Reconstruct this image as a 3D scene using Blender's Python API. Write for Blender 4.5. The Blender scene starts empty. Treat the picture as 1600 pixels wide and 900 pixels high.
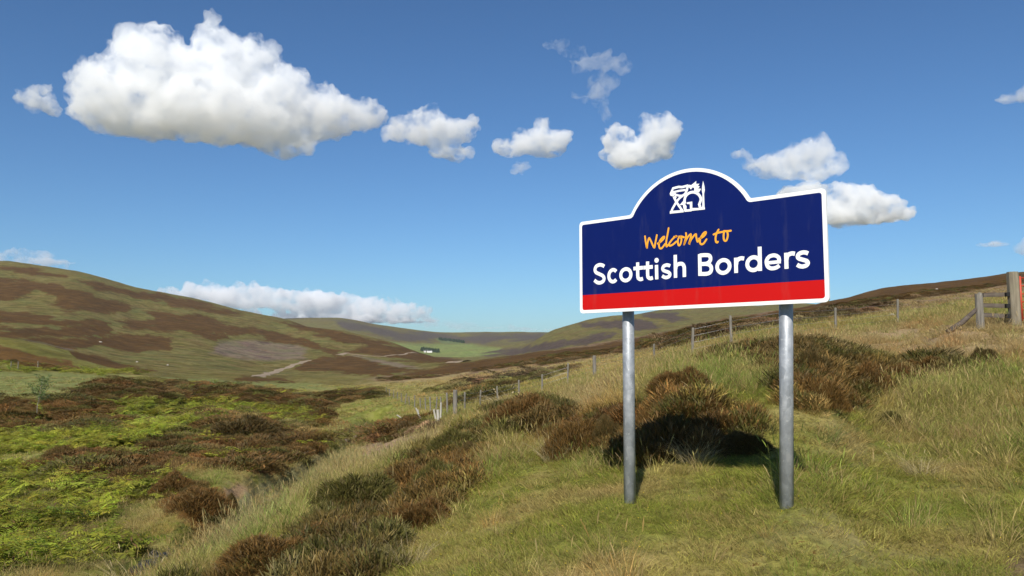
import bpy, bmesh, math, random
import numpy as np
from mathutils import Vector, Matrix

SC = bpy.context.scene
random.seed(7)
RNG = np.random.default_rng(7)
rad = math.radians

# ------------------------------------------------------------------ camera
FPX = 1256.0                     # focal length in photo pixels (photo is 1600 x 900)
PITCH = math.atan(110 / FPX)
EYE = 1.6
cam_d = bpy.data.cameras.new("camera")
cam = bpy.data.objects.new("camera", cam_d)
SC.collection.objects.link(cam)
cam_d.sensor_width = 36.0
cam_d.lens = 36.0 * FPX / 1600.0
cam_d.clip_start = 0.05
cam_d.clip_end = 60000
cam.location = (0, 0, EYE)
cam.rotation_euler = (math.pi / 2 + PITCH, 0, 0)
SC.camera = cam

# ------------------------------------------------------------------ light
SUN_EL = rad(41)
SUN_DIR = Vector((-0.22, -0.975, 0)).normalized() * math.cos(SUN_EL) + Vector((0, 0, math.sin(SUN_EL)))   # towards the sun
sun_d = bpy.data.lights.new("sun", 'SUN')
sun_d.energy = 5.0
sun_d.angle = rad(0.53)
sun_d.color = (1.0, 0.94, 0.845)
sun = bpy.data.objects.new("sun", sun_d)
SC.collection.objects.link(sun)
sun.rotation_euler = SUN_DIR.to_track_quat('Z', 'Y').to_euler()
sun.location = (-5, -20, 30)

world = bpy.data.worlds.new("World")
SC.world = world
world.use_nodes = True
wn, wl = world.node_tree.nodes, world.node_tree.links
wn.clear()
w_out = wn.new('ShaderNodeOutputWorld')
w_bg = wn.new('ShaderNodeBackground')
w_sky = wn.new('ShaderNodeTexSky')
w_sky.sky_type = 'NISHITA'
w_sky.sun_disc = False
w_sky.sun_elevation = SUN_EL
w_sky.sun_rotation = math.atan2(SUN_DIR.x, SUN_DIR.y)
w_sky.altitude = 300
w_sky.air_density = 1.0
w_sky.dust_density = 0.6
w_sky.ozone_density = 3.0
w_bg.inputs['Strength'].default_value = 0.067
w_gm = wn.new('ShaderNodeGamma'); w_gm.inputs['Gamma'].default_value = 1.12
w_mx = wn.new('ShaderNodeMix'); w_mx.data_type = 'RGBA'; w_mx.blend_type = 'MULTIPLY'
w_mx.inputs[0].default_value = 1.0; w_mx.inputs[7].default_value = (.68, .935, 1.12, 1)
wl.new(w_sky.outputs[0], w_gm.inputs[0]); wl.new(w_gm.outputs[0], w_mx.inputs[6]); wl.new(w_mx.outputs[2], w_bg.inputs[0])
wl.new(w_bg.outputs[0], w_out.inputs[0])

SC.view_settings.view_transform = 'Standard'
SC.view_settings.look = 'None'
SC.view_settings.gamma = 1
SC.view_settings.use_curve_mapping = False
SC.view_settings.exposure = 0.22
SC.render.engine = 'CYCLES'
cy = SC.cycles
cy.use_denoising = True
cy.max_bounces = 24
cy.diffuse_bounces = 3
cy.glossy_bounces = 3
cy.transmission_bounces = 3
cy.transparent_max_bounces = 24
cy.volume_bounces = 24
cy.volume_step_rate = 0.25
cy.volume_max_steps = 256
cy.use_adaptive_sampling = True
cy.adaptive_threshold = 0.015

# ------------------------------------------------------------------ tools
CT, ST = math.cos(PITCH), math.sin(PITCH)

def ray(px, py):
    """Direction through a photo pixel, with forward component close to 1."""
    a = (px - 800) / FPX
    v = (450 - py) / FPX
    return np.array([a, CT - v * ST, ST + v * CT])

def project(x, y, z):
    zz = z - EYE
    fw = y * CT + zz * ST
    up = -y * ST + zz * CT
    fw = np.where(fw > 0.05, fw, 0.05)
    return 800 + FPX * x / fw, 450 - FPX * up / fw

def _hash(ix, iy, seed):
    h = (ix.astype(np.int64) * 374761393 + iy.astype(np.int64) * 668265263 + seed * 1442695041) & 0xFFFFFFFF
    h = ((h ^ (h >> 13)) * 1274126177) & 0xFFFFFFFF
    return (h ^ (h >> 16)) & 0xFFFFFFFF

def gnoise(x, y, seed=0):
    x = np.asarray(x, float); y = np.asarray(y, float)
    ix = np.floor(x); iy = np.floor(y)
    fx = x - ix; fy = y - iy
    u = fx * fx * fx * (fx * (fx * 6 - 15) + 10)
    v = fy * fy * fy * (fy * (fy * 6 - 15) + 10)
    def g(dx, dy):
        a = _hash(ix + dx, iy + dy, seed) * (2 * math.pi / 4294967296.0)
        return np.cos(a) * (fx - dx) + np.sin(a) * (fy - dy)
    n0 = g(0, 0) * (1 - u) + g(1, 0) * u
    n1 = g(0, 1) * (1 - u) + g(1, 1) * u
    return (n0 * (1 - v) + n1 * v) * 1.5

def fbm(x, y, octs=4, seed=0, gain=0.5):
    s = 0; a = 1; t = 0
    for o in range(octs):
        s = s + a * gnoise(np.asarray(x) * 2 ** o, np.asarray(y) * 2 ** o, seed + o * 17)
        t += a; a *= gain
    return s / t * 1.3

def _h3(ix, iy, iz, seed):
    h = (ix.astype(np.int64) * 374761393 + iy.astype(np.int64) * 668265263 + iz.astype(np.int64) * 2147483647 + seed * 1442695041) & 0xFFFFFFFF
    h = ((h ^ (h >> 13)) * 1274126177) & 0xFFFFFFFF
    return ((h ^ (h >> 16)) & 0xFFFF) / 32768.0 - 1

def vnoise3(p, seed=0):
    ip = np.floor(p); f = p - ip
    u = f * f * (3 - 2 * f)
    r = 0
    for dx in (0, 1):
        for dy in (0, 1):
            for dz in (0, 1):
                w = (u[:, 0] if dx else 1 - u[:, 0]) * (u[:, 1] if dy else 1 - u[:, 1]) * (u[:, 2] if dz else 1 - u[:, 2])
                r = r + w * _h3(ip[:, 0] + dx, ip[:, 1] + dy, ip[:, 2] + dz, seed)
    return r

def pchip(xk, yk, xq):
    """Monotone cubic along axis 0 of yk."""
    xk = np.asarray(xk, float); yk = np.asarray(yk, float); xq = np.asarray(xq, float)
    sh = (len(xk),) + (1,) * (yk.ndim - 1)
    h = np.diff(xk).reshape((len(xk) - 1,) + (1,) * (yk.ndim - 1))
    dl = np.diff(yk, axis=0) / h
    m = np.zeros_like(yk)
    w1 = 2 * h[1:] + h[:-1]; w2 = h[1:] + 2 * h[:-1]
    pos = dl[:-1] * dl[1:] > 0
    den = np.where(pos, w1 / np.where(pos, dl[:-1], 1) + w2 / np.where(pos, dl[1:], 1), 1)
    m[1:-1] = np.where(pos, (w1 + w2) / den, 0)
    m[0] = dl[0]; m[-1] = dl[-1]
    xq = np.clip(xq, xk[0], xk[-1])
    i = np.clip(np.searchsorted(xk, xq, side='right') - 1, 0, len(xk) - 2)
    hh = (xk[i + 1] - xk[i])
    t = (xq - xk[i]) / hh
    ex = (len(xq),) + (1,) * (yk.ndim - 1)
    t = t.reshape(ex); hh = hh.reshape(ex)
    t2 = t * t; t3 = t2 * t
    return (2 * t3 - 3 * t2 + 1) * yk[i] + (t3 - 2 * t2 + t) * hh * m[i] + (3 * t2 - 2 * t3) * yk[i + 1] + (t3 - t2) * hh * m[i + 1]

def tag(o, label=None, cat=None, group=None, kind=None):
    if label: o['label'] = label
    if cat: o['category'] = cat
    if group: o['group'] = group
    if kind: o['kind'] = kind
    return o

def link(o, parent=None):
    SC.collection.objects.link(o)
    if parent is not None: o.parent = parent
    return o

def empty(name, loc=(0, 0, 0), rz=0.0):
    o = bpy.data.objects.new(name, None)
    o.empty_display_size = 0.2
    o.location = loc
    o.rotation_euler = (0, 0, rz)
    return link(o)

def new_mesh(name, verts, faces, mat=None, smooth=False):
    me = bpy.data.meshes.new(name)
    me.from_pydata([tuple(map(float, v)) for v in verts], [], faces)
    if mat is not None: me.materials.append(mat)
    if smooth: me.polygons.foreach_set('use_smooth', [True] * len(me.polygons))
    me.update()
    return me

def fast_mesh(name, V, F, mat=None, smooth=False):
    """V (n,3), F (m,k) numpy arrays with faces of one size."""
    me = bpy.data.meshes.new(name)
    V = np.ascontiguousarray(V, dtype=np.float32); F = np.ascontiguousarray(F, dtype=np.int32)
    me.vertices.add(len(V)); me.vertices.foreach_set('co', V.ravel())
    k = F.shape[1]
    me.loops.add(F.size); me.loops.foreach_set('vertex_index', F.ravel())
    me.polygons.add(len(F)); me.polygons.foreach_set('loop_start', np.arange(0, F.size, k, dtype=np.int32))
    me.polygons.foreach_set('use_smooth', np.full(len(F), smooth))
    me.update(calc_edges=True)
    if mat is not None: me.materials.append(mat)
    return me

class MB:
    """Collects faces for one mesh."""
    def __init__(s): s.v = []; s.f = []
    def add(s, v, f):
        n = len(s.v); s.v += [tuple(p) for p in v]; s.f += [tuple(i + n for i in q) for q in f]
    def box(s, c, size, M=None):
        x, y, z = (q / 2 for q in size)
        v = [Vector((a * x, b * y, d * z)) for d in (-1, 1) for b in (-1, 1) for a in (-1, 1)]
        if M is not None: v = [M @ p for p in v]
        v = [p + Vector(c) for p in v]
        s.add(v, [(0, 2, 3, 1), (4, 5, 7, 6), (0, 1, 5, 4), (2, 6, 7, 3), (0, 4, 6, 2), (1, 3, 7, 5)])
    def tube(s, pts, radii, n=8, cap=True):
        pts = [Vector(p) for p in pts]
        if not hasattr(radii, '__len__'): radii = [radii] * len(pts)
        rings = []
        for i, p in enumerate(pts):
            d = (pts[min(i + 1, len(pts) - 1)] - pts[max(i - 1, 0)]).normalized()
            a = d.orthogonal().normalized() if abs(d.z) < 0.95 else Vector((1, 0, 0)).cross(d).cross(d).normalized()
            if abs(d.z) < 0.95: a = Vector((0, 0, 1)).cross(d).normalized()
            b = d.cross(a)
            rings.append([p + (a * math.cos(t) + b * math.sin(t)) * radii[i] for t in [2 * math.pi * k / n for k in range(n)]])
        v = [q for r in rings for q in r]; f = []
        for i in range(len(rings) - 1):
            for k in range(n):
                a0 = i * n + k; a1 = i * n + (k + 1) % n
                f.append((a0, a1, a1 + n, a0 + n))
        if cap:
            f.append(tuple(range(n))[::-1]); f.append(tuple((len(rings) - 1) * n + k for k in range(n)))
        s.add(v, f)
    def build(s, name, mat, parent=None, smooth=False):
        me = new_mesh(name, s.v, s.f, mat, smooth)
        return link(bpy.data.objects.new(name, me), parent)

class NT:
    """Small helper for node materials."""
    def __init__(s, name, cheap=False):
        s.m = bpy.data.materials.new(name); s.m.use_nodes = True
        s.n = s.m.node_tree.nodes; s.l = s.m.node_tree.links; s.n.clear()
        s.out = s.n.new('ShaderNodeOutputMaterial')
    def node(s, t, **kw):
        nd = s.n.new(t)
        for k, v in kw.items():
            if k.startswith('i_'):
                nd.inputs[k[2:].replace('_', ' ')].default_value = v
            else: setattr(nd, k, v)
        return nd
    def math(s, op, a, b=None, c=None, clamp=False):
        nd = s.n.new('ShaderNodeMath'); nd.operation = op; nd.use_clamp = clamp
        for i, q in enumerate((a, b, c)):
            if q is None: continue
            if isinstance(q, (int, float)): nd.inputs[i].default_value = q
            else: s.l.new(q, nd.inputs[i])
        return nd.outputs[0]
    def mix(s, f, a, b, blend='MIX'):
        nd = s.n.new('ShaderNodeMix'); nd.data_type = 'RGBA'; nd.blend_type = blend
        for sock, q in ((nd.inputs[0], f), (nd.inputs[6], a), (nd.inputs[7], b)):
            if isinstance(q, (int, float)): sock.default_value = q
            elif isinstance(q, (tuple, list)): sock.default_value = (*q[:3], 1)
            else: s.l.new(q, sock)
        return nd.outputs[2]
    def noise(s, scale, detail=4, rough=0.55, vec=None, dim='3D'):
        nd = s.n.new('ShaderNodeTexNoise'); nd.noise_dimensions = dim
        nd.inputs['Scale'].default_value = scale; nd.inputs['Detail'].default_value = detail
        nd.inputs['Roughness'].default_value = rough
        if vec is not None: s.l.new(vec, nd.inputs['Vector'])
        return nd.outputs['Fac']
    def ramp(s, f, stops):
        nd = s.n.new('ShaderNodeValToRGB'); cr = nd.color_ramp
        while len(cr.elements) < len(stops): cr.elements.new(0.5)
        for e, (p, c) in zip(cr.elements, stops):
            e.position = p; e.color = (*c, 1) if hasattr(c, '__len__') else (c, c, c, 1)
        s.l.new(f, nd.inputs[0]); return nd.outputs[0]
    def coord(s, which='Object', scale=None):
        o = s.n.new('ShaderNodeTexCoord').outputs[which]
        if scale is not None:
            mp = s.n.new('ShaderNodeMapping'); mp.inputs['Scale'].default_value = scale
            s.l.new(o, mp.inputs['Vector']); o = mp.outputs[0]
        return o
    def principled(s, col, rough=0.8, spec=0.3, metal=0.0, bump=None, bump_d=0.01, bump_s=1.0):
        p = s.n.new('ShaderNodeBsdfPrincipled')
        for sock, q in ((p.inputs['Base Color'], col), (p.inputs['Roughness'], rough), (p.inputs['Metallic'], metal)):
            if isinstance(q, (int, float)): sock.default_value = q
            elif isinstance(q, (tuple, list)): sock.default_value = (*q[:3], 1)
            else: s.l.new(q, sock)
        p.inputs['Specular IOR Level'].default_value = spec
        if bump is not None:
            b = s.n.new('ShaderNodeBump'); b.inputs['Strength'].default_value = bump_s; b.inputs['Distance'].default_value = bump_d
            s.l.new(bump, b.inputs['Height']); s.l.new(b.outputs[0], p.inputs['Normal'])
        s.l.new(p.outputs[0], s.out.inputs['Surface'])
        return p
# ------------------------------------------------------------------ terrain
# heights as read off the photograph: for each bearing (photo column) a list of (distance ahead, photo row of the ground there)
COLS = {
 -500: [(6,1070),(9,1010),(12,985),(16,950),(20,915),(25,880),(30,845),(45,775),(65,710),(80,690),(95,672),(110,645),(130,628),(160,612),(200,590),(240,578),(280,556),(330,532),(380,516),(450,516),(600,500),(800,480),(1000,458),(1300,425),(1600,400),(1900,388),(3000,430),(9000,500)],
 0: [(6,1070),(9,1000),(12,975),(16,940),(20,905),(25,870),(30,835),(38,795),(45,765),(55,730),(65,705),(80,685),(95,668),(110,640),(130,622),(160,610),(200,592),(240,582),(280,562),(330,541),(380,527),(450,530),(600,515),(800,494),(1000,474),(1300,443),(1600,419),(1900,408),(3000,450),(9000,520)],
 100: [(6,1065),(9,993),(12,965),(16,930),(20,895),(23,872),(27,843),(32,810),(38,775),(45,742),(55,712),(65,694),(85,674),(100,656),(120,628),(140,606),(160,601),(200,592),(250,584),(290,573),(340,556),(380,546),(450,550),(700,518),(1000,482),(1300,450),(1600,428),(1800,422),(3000,460),(9000,520)],
 220: [(6,1050),(9,965),(11,940),(13,925),(16,905),(20,880),(23,862),(27,838),(32,800),(38,762),(45,732),(55,704),(65,686),(85,668),(100,655),(120,628),(140,606),(158,598),(190,597),(240,590),(300,580),(360,577),(450,572),(700,545),(1000,511),(1300,482),(1600,458),(1800,451),(3000,475),(9000,520)],
 300: [(6,1040),(8,940),(9.5,895),(12,890),(16,875),(20,855),(25,830),(28,800),(32,782),(38,750),(45,730),(60,700),(75,675),(85,660),(100,655),(130,640),(150,620),(168,602),(190,602),(230,600),(300,592),(400,585),(500,576),(700,554),(1000,521),(1300,495),(1600,475),(1850,465),(3000,482),(9000,520)],
 380: [(6,1020),(8,925),(10,868),(12,845),(15,832),(20,808),(25,790),(30,772),(36,752),(44,735),(55,708),(68,685),(80,662),(92,657),(120,645),(145,622),(170,606),(200,608),(240,602),(300,596),(400,588),(600,577),(800,558),(1000,538),(1300,512),(1600,492),(1800,484),(3000,500),(9000,520)],
 450: [(6,1000),(8,905),(10,850),(12,815),(15,798),(20,773),(30,750),(40,735),(50,718),(60,702),(75,684),(90,663),(110,655),(130,645),(150,628),(175,613),(200,614),(300,601),(400,594),(600,584),(800,566),(1000,549),(1300,525),(1500,511),(1700,502),(1900,500),(2500,520),(4500,510),(6000,500),(9000,520)],
 520: [(6,980),(8,890),(10,840),(12,805),(14,775),(17,757),(22,744),(30,728),(40,715),(50,698),(60,684),(75,678),(90,662),(110,645),(130,632),(160,620),(200,613),(300,598),(450,588),(600,584),(800,568),(1000,550),(1300,526),(1500,517),(1800,525),(2500,535),(4500,510),(6000,499),(9000,520)],
 600: [(6,960),(8,880),(10,830),(12,795),(15,755),(17,738),(20,730),(30,712),(45,688),(60,666),(90,643),(120,625),(200,607),(300,595),(450,586),(600,579),(800,568),(1000,554),(1200,540),(1400,533),(2200,550),(3000,546),(4500,520),(6000,509),(9000,525)],
 700: [(6,930),(8,850),(10,800),(13,745),(17,703),(20,684),(23,676),(28,673),(36,664),(45,652),(60,640),(90,622),(150,606),(250,591),(400,580),(600,571),(700,569),(1000,566),(1300,560),(1600,564),(2000,566),(3000,553),(4000,542),(5000,530),(6000,520),(9000,535)],
 800: [(5.5,940),(8,820),(10,762),(12,718),(15,682),(18,662),(22,653),(30,645),(46,630),(60,620),(90,606),(150,590),(250,576),(400,565),(600,557),(700,556),(1200,570),(2000,560),(3000,546),(4000,535),(6000,520),(9000,535)],
 870: [(5.5,930),(8,800),(9,765),(11,725),(13,690),(16,655),(20,637),(26,628),(36,616),(50,605),(75,593),(110,582),(180,570),(300,559),(500,548),(650,545),(1000,558),(1600,548),(2200,520),(2600,514),(4500,527),(6000,520),(9000,535)],
 950: [(5.5,905),(8.2,770),(9.9,733),(12,670),(15,630),(20,612),(28,600),(46,590),(60,583),(90,573),(150,562),(300,550),(600,540),(800,536),(1200,545),(2000,510),(2500,495),(4500,520),(9000,535)],
 1100: [(5.5,915),(7,812),(8,762),(9,708),(10,650),(12,611),(15,588),(18,574),(22,563),(30,555),(45,543),(60,535),(90,528),(150,521),(300,512),(600,505),(900,510),(1500,512),(2500,484),(2800,478),(4500,505),(9000,535)],
 1250: [(5,945),(6.5,793),(8,733),(9,697),(10,645),(12,600),(15,568),(18,548),(22,538),(30,530),(45,520),(60,513),(90,507),(150,499),(300,489),(600,481),(900,488),(1500,495),(2500,476),(4000,500),(9000,535)],
 1400: [(5.5,905),(8,775),(12,660),(17,590),(24,545),(33,517),(42,505),(55,499),(80,489),(150,477),(300,464),(600,453),(900,448),(1500,480),(9000,540)],
 1500: [(5.5,899),(8,764),(12,655),(17,582),(22,516),(28,501),(40,492),(60,487),(80,480),(150,466),(300,453),(600,443),(900,439),(1500,470),(9000,540)],
 1600: [(5.5,893),(8,752),(12,648),(17,575),(22,510),(26,494),(40,480),(70,471),(150,456),(300,442),(600,431),(900,428),(1500,460),(9000,540)],
 2100: [(5.5,880),(8,735),(12,635),(17,560),(22,498),(30,478),(45,465),(70,455),(150,440),(300,425),(600,410),(900,405),(1500,440),(9000,540)],
}
R0, R1 = 0.6, 9500.0
NR = 620
RR = np.exp(np.linspace(math.log(R0), math.log(R1), NR))
LR = np.log(RR)
_az, _pr = [], []
for px in sorted(COLS):
    u = (px - 800) / FPX
    a = math.atan(u); k = math.sqrt(1 + u * u)
    ds, zs = [], []
    for d, py in COLS[px]:
        rr = ray(800, py)
        ds.append(math.log(d * k)); zs.append(EYE + rr[2] / rr[1] * d)
    z0 = zs[0]
    ds = [math.log(R0), math.log(2.5 * k)] + ds
    zs = [0.0, 0.0 * 0.6 + 0.1 * z0] + zs
    _az.append(a); _pr.append(pchip(ds, np.array(zs), LR))
# behind the photographer: a level verge running on into rolling moor
flat = np.where(RR < 60, 0.0, 12 * np.log(RR / 60) ** 1.5)
for a in (-math.pi * 1.02, -2.4, -1.6):
    _az.append(a); _pr.append(flat + (_pr[0] - flat) * (0.35 if a == -1.6 else 0))
for a in (math.pi * 1.02, 2.4, 1.6):
    _az.append(a); _pr.append(flat + (_pr[len(COLS) - 1] - flat) * (0.5 if a == 1.6 else 0))
order = np.argsort(_az)
_az = np.array(_az)[order]; _pr = np.array(_pr)[order]
VIEW = rad(37.5)
AZ = np.concatenate([np.linspace(-math.pi, -VIEW, 70, endpoint=False), np.linspace(-VIEW, VIEW, 880, endpoint=False), np.linspace(VIEW, math.pi, 71)])
HG = pchip(_az, _pr, AZ)                                   # (azimuth, range)
GX = np.sin(AZ)[:, None] * RR[None]; GY = np.cos(AZ)[:, None] * RR[None]
# hummocks and small relief at every scale, in metres
sm = lambda a, b, v: np.clip((v - a) / (b - a), 0, 1) ** 2 * (3 - 2 * np.clip((v - a) / (b - a), 0, 1))
Rg = RR[None] + 0 * HG
HG = HG + 0.035 * fbm(GX / 0.9, GY / 0.9, 3, 11) * sm(2, 6, Rg) * (1 - sm(40, 90, Rg))
HG = HG + (0.22 + .30 * sm(.12, .3, -AZ[:, None])) * fbm(GX / 7, GY / 7, 4, 21) * sm(14, 35, Rg) * (1 - sm(250, 500, Rg))
HG = HG + 1.1 * fbm(GX / 40, GY / 40, 4, 31) * sm(90, 220, Rg) * (1 - sm(2500, 5000, Rg))
HG = HG + 5.0 * fbm(GX / 260, GY / 420, 4, 41, 0.45) * sm(500, 1100, Rg)
HG = HG + 16.0 * fbm(GX / 1100, GY / 1400, 4, 51, 0.45) * sm(2200, 4000, Rg)

def height(x, y):
    x = np.asarray(x, float); y = np.asarray(y, float)
    a = np.arctan2(x, y); r = np.hypot(x, y)
    i = np.clip(np.searchsorted(AZ, a, side='right') - 1, 0, len(AZ) - 2)
    fa = np.clip((a - AZ[i]) / (AZ[i + 1] - AZ[i]), 0, 1)
    q = np.clip((np.log(np.maximum(r, R0)) - LR[0]) / (LR[1] - LR[0]), 0, NR - 1.001)
    j = q.astype(int)
    fr = np.clip((r - RR[j]) / (RR[j + 1] - RR[j]), 0, 1)
    return (HG[i, j] * (1 - fa) + HG[i + 1, j] * fa) * (1 - fr) + (HG[i, j + 1] * (1 - fa) + HG[i + 1, j + 1] * fa) * fr

_ts = np.exp(np.linspace(math.log(2.0), math.log(9000), 4000))
def hit(px, py, dmin=0.0, dmax=1e9):
    """The ground point seen at a photo pixel."""
    d = ray(px, py)
    P = _ts[:, None] * d[None]
    z = P[:, 2] + EYE
    under = (z <= height(P[:, 0], P[:, 1])) & (_ts >= dmin)
    k = int(np.argmax(under)) if under.any() else len(_ts) - 1
    t = min(_ts[k], dmax)
    x, y = d[0] * t, d[1] * t
    return Vector((x, y, float(height(x, y))))

def gz(x, y): return float(height(x, y))

# the burn has cut a steep little gully along the foot of the pale slope
BURN = [hit(px, py, 15, 110) for px, py in ((590,640),(570,662),(552,684),(515,706),(470,728),(410,755),(374,788),(345,828),(300,852),(245,880),(215,906),(150,950))]
def burn_dist(x, y):
    d2 = np.full(np.shape(x), 1e9)
    for a, b in zip(BURN[:-1], BURN[1:]):
        ex, ey = b.x - a.x, b.y - a.y
        t_ = np.clip(((x - a.x) * ex + (y - a.y) * ey) / (ex * ex + ey * ey), 0, 1)
        d2 = np.minimum(d2, (x - a.x - t_ * ex) ** 2 + (y - a.y - t_ * ey) ** 2)
    return np.sqrt(d2)
_bd = burn_dist(GX, GY) + .35 * fbm(GX / 1.5, GY / 1.5, 3, 55)
HG = HG - 1.25 * (1 - sm(.7, 2.3, _bd)) - .25 * (1 - sm(.2, .7, _bd))

# ------------------------------------------------------------------ ground cover, as patches
def inside(poly, X, Y):
    """Signed distance to a polygon (positive inside)."""
    n = len(poly); d2 = np.full(X.shape, 1e18); c = np.zeros(X.shape, bool)
    for k in range(n):
        x0, y0 = poly[k]; x1, y1 = poly[(k + 1) % n]
        ex, ey = x1 - x0, y1 - y0
        t = np.clip(((X - x0) * ex + (Y - y0) * ey) / (ex * ex + ey * ey + 1e-9), 0, 1)
        d2 = np.minimum(d2, (X - x0 - t * ex) ** 2 + (Y - y0 - t * ey) ** 2)
        if y0 != y1:
            c ^= ((y0 > Y) != (y1 > Y)) & (X < ex * (Y - y0) / (y1 - y0) + x0)
    return np.sqrt(d2) * np.where(c, 1, -1)

GREEN = (.145, .150, .028); OLIVE = (.138, .112, .030); TAN = (.330, .245, .098); BRIGHT = (.165, .178, .024)
HEATH = (.088, .047, .013); RUSSET = (.118, .062, .016); BRACK = (.160, .170, .020); LILAC = (.170, .125, .085)
EARTH = (.30, .195, .105); VERGE = (.150, .158, .026); FIELD = (.19, .225, .062); PALE = (.24, .205, .095)
H, G, B = 'heather', 'grass', 'bracken'
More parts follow.
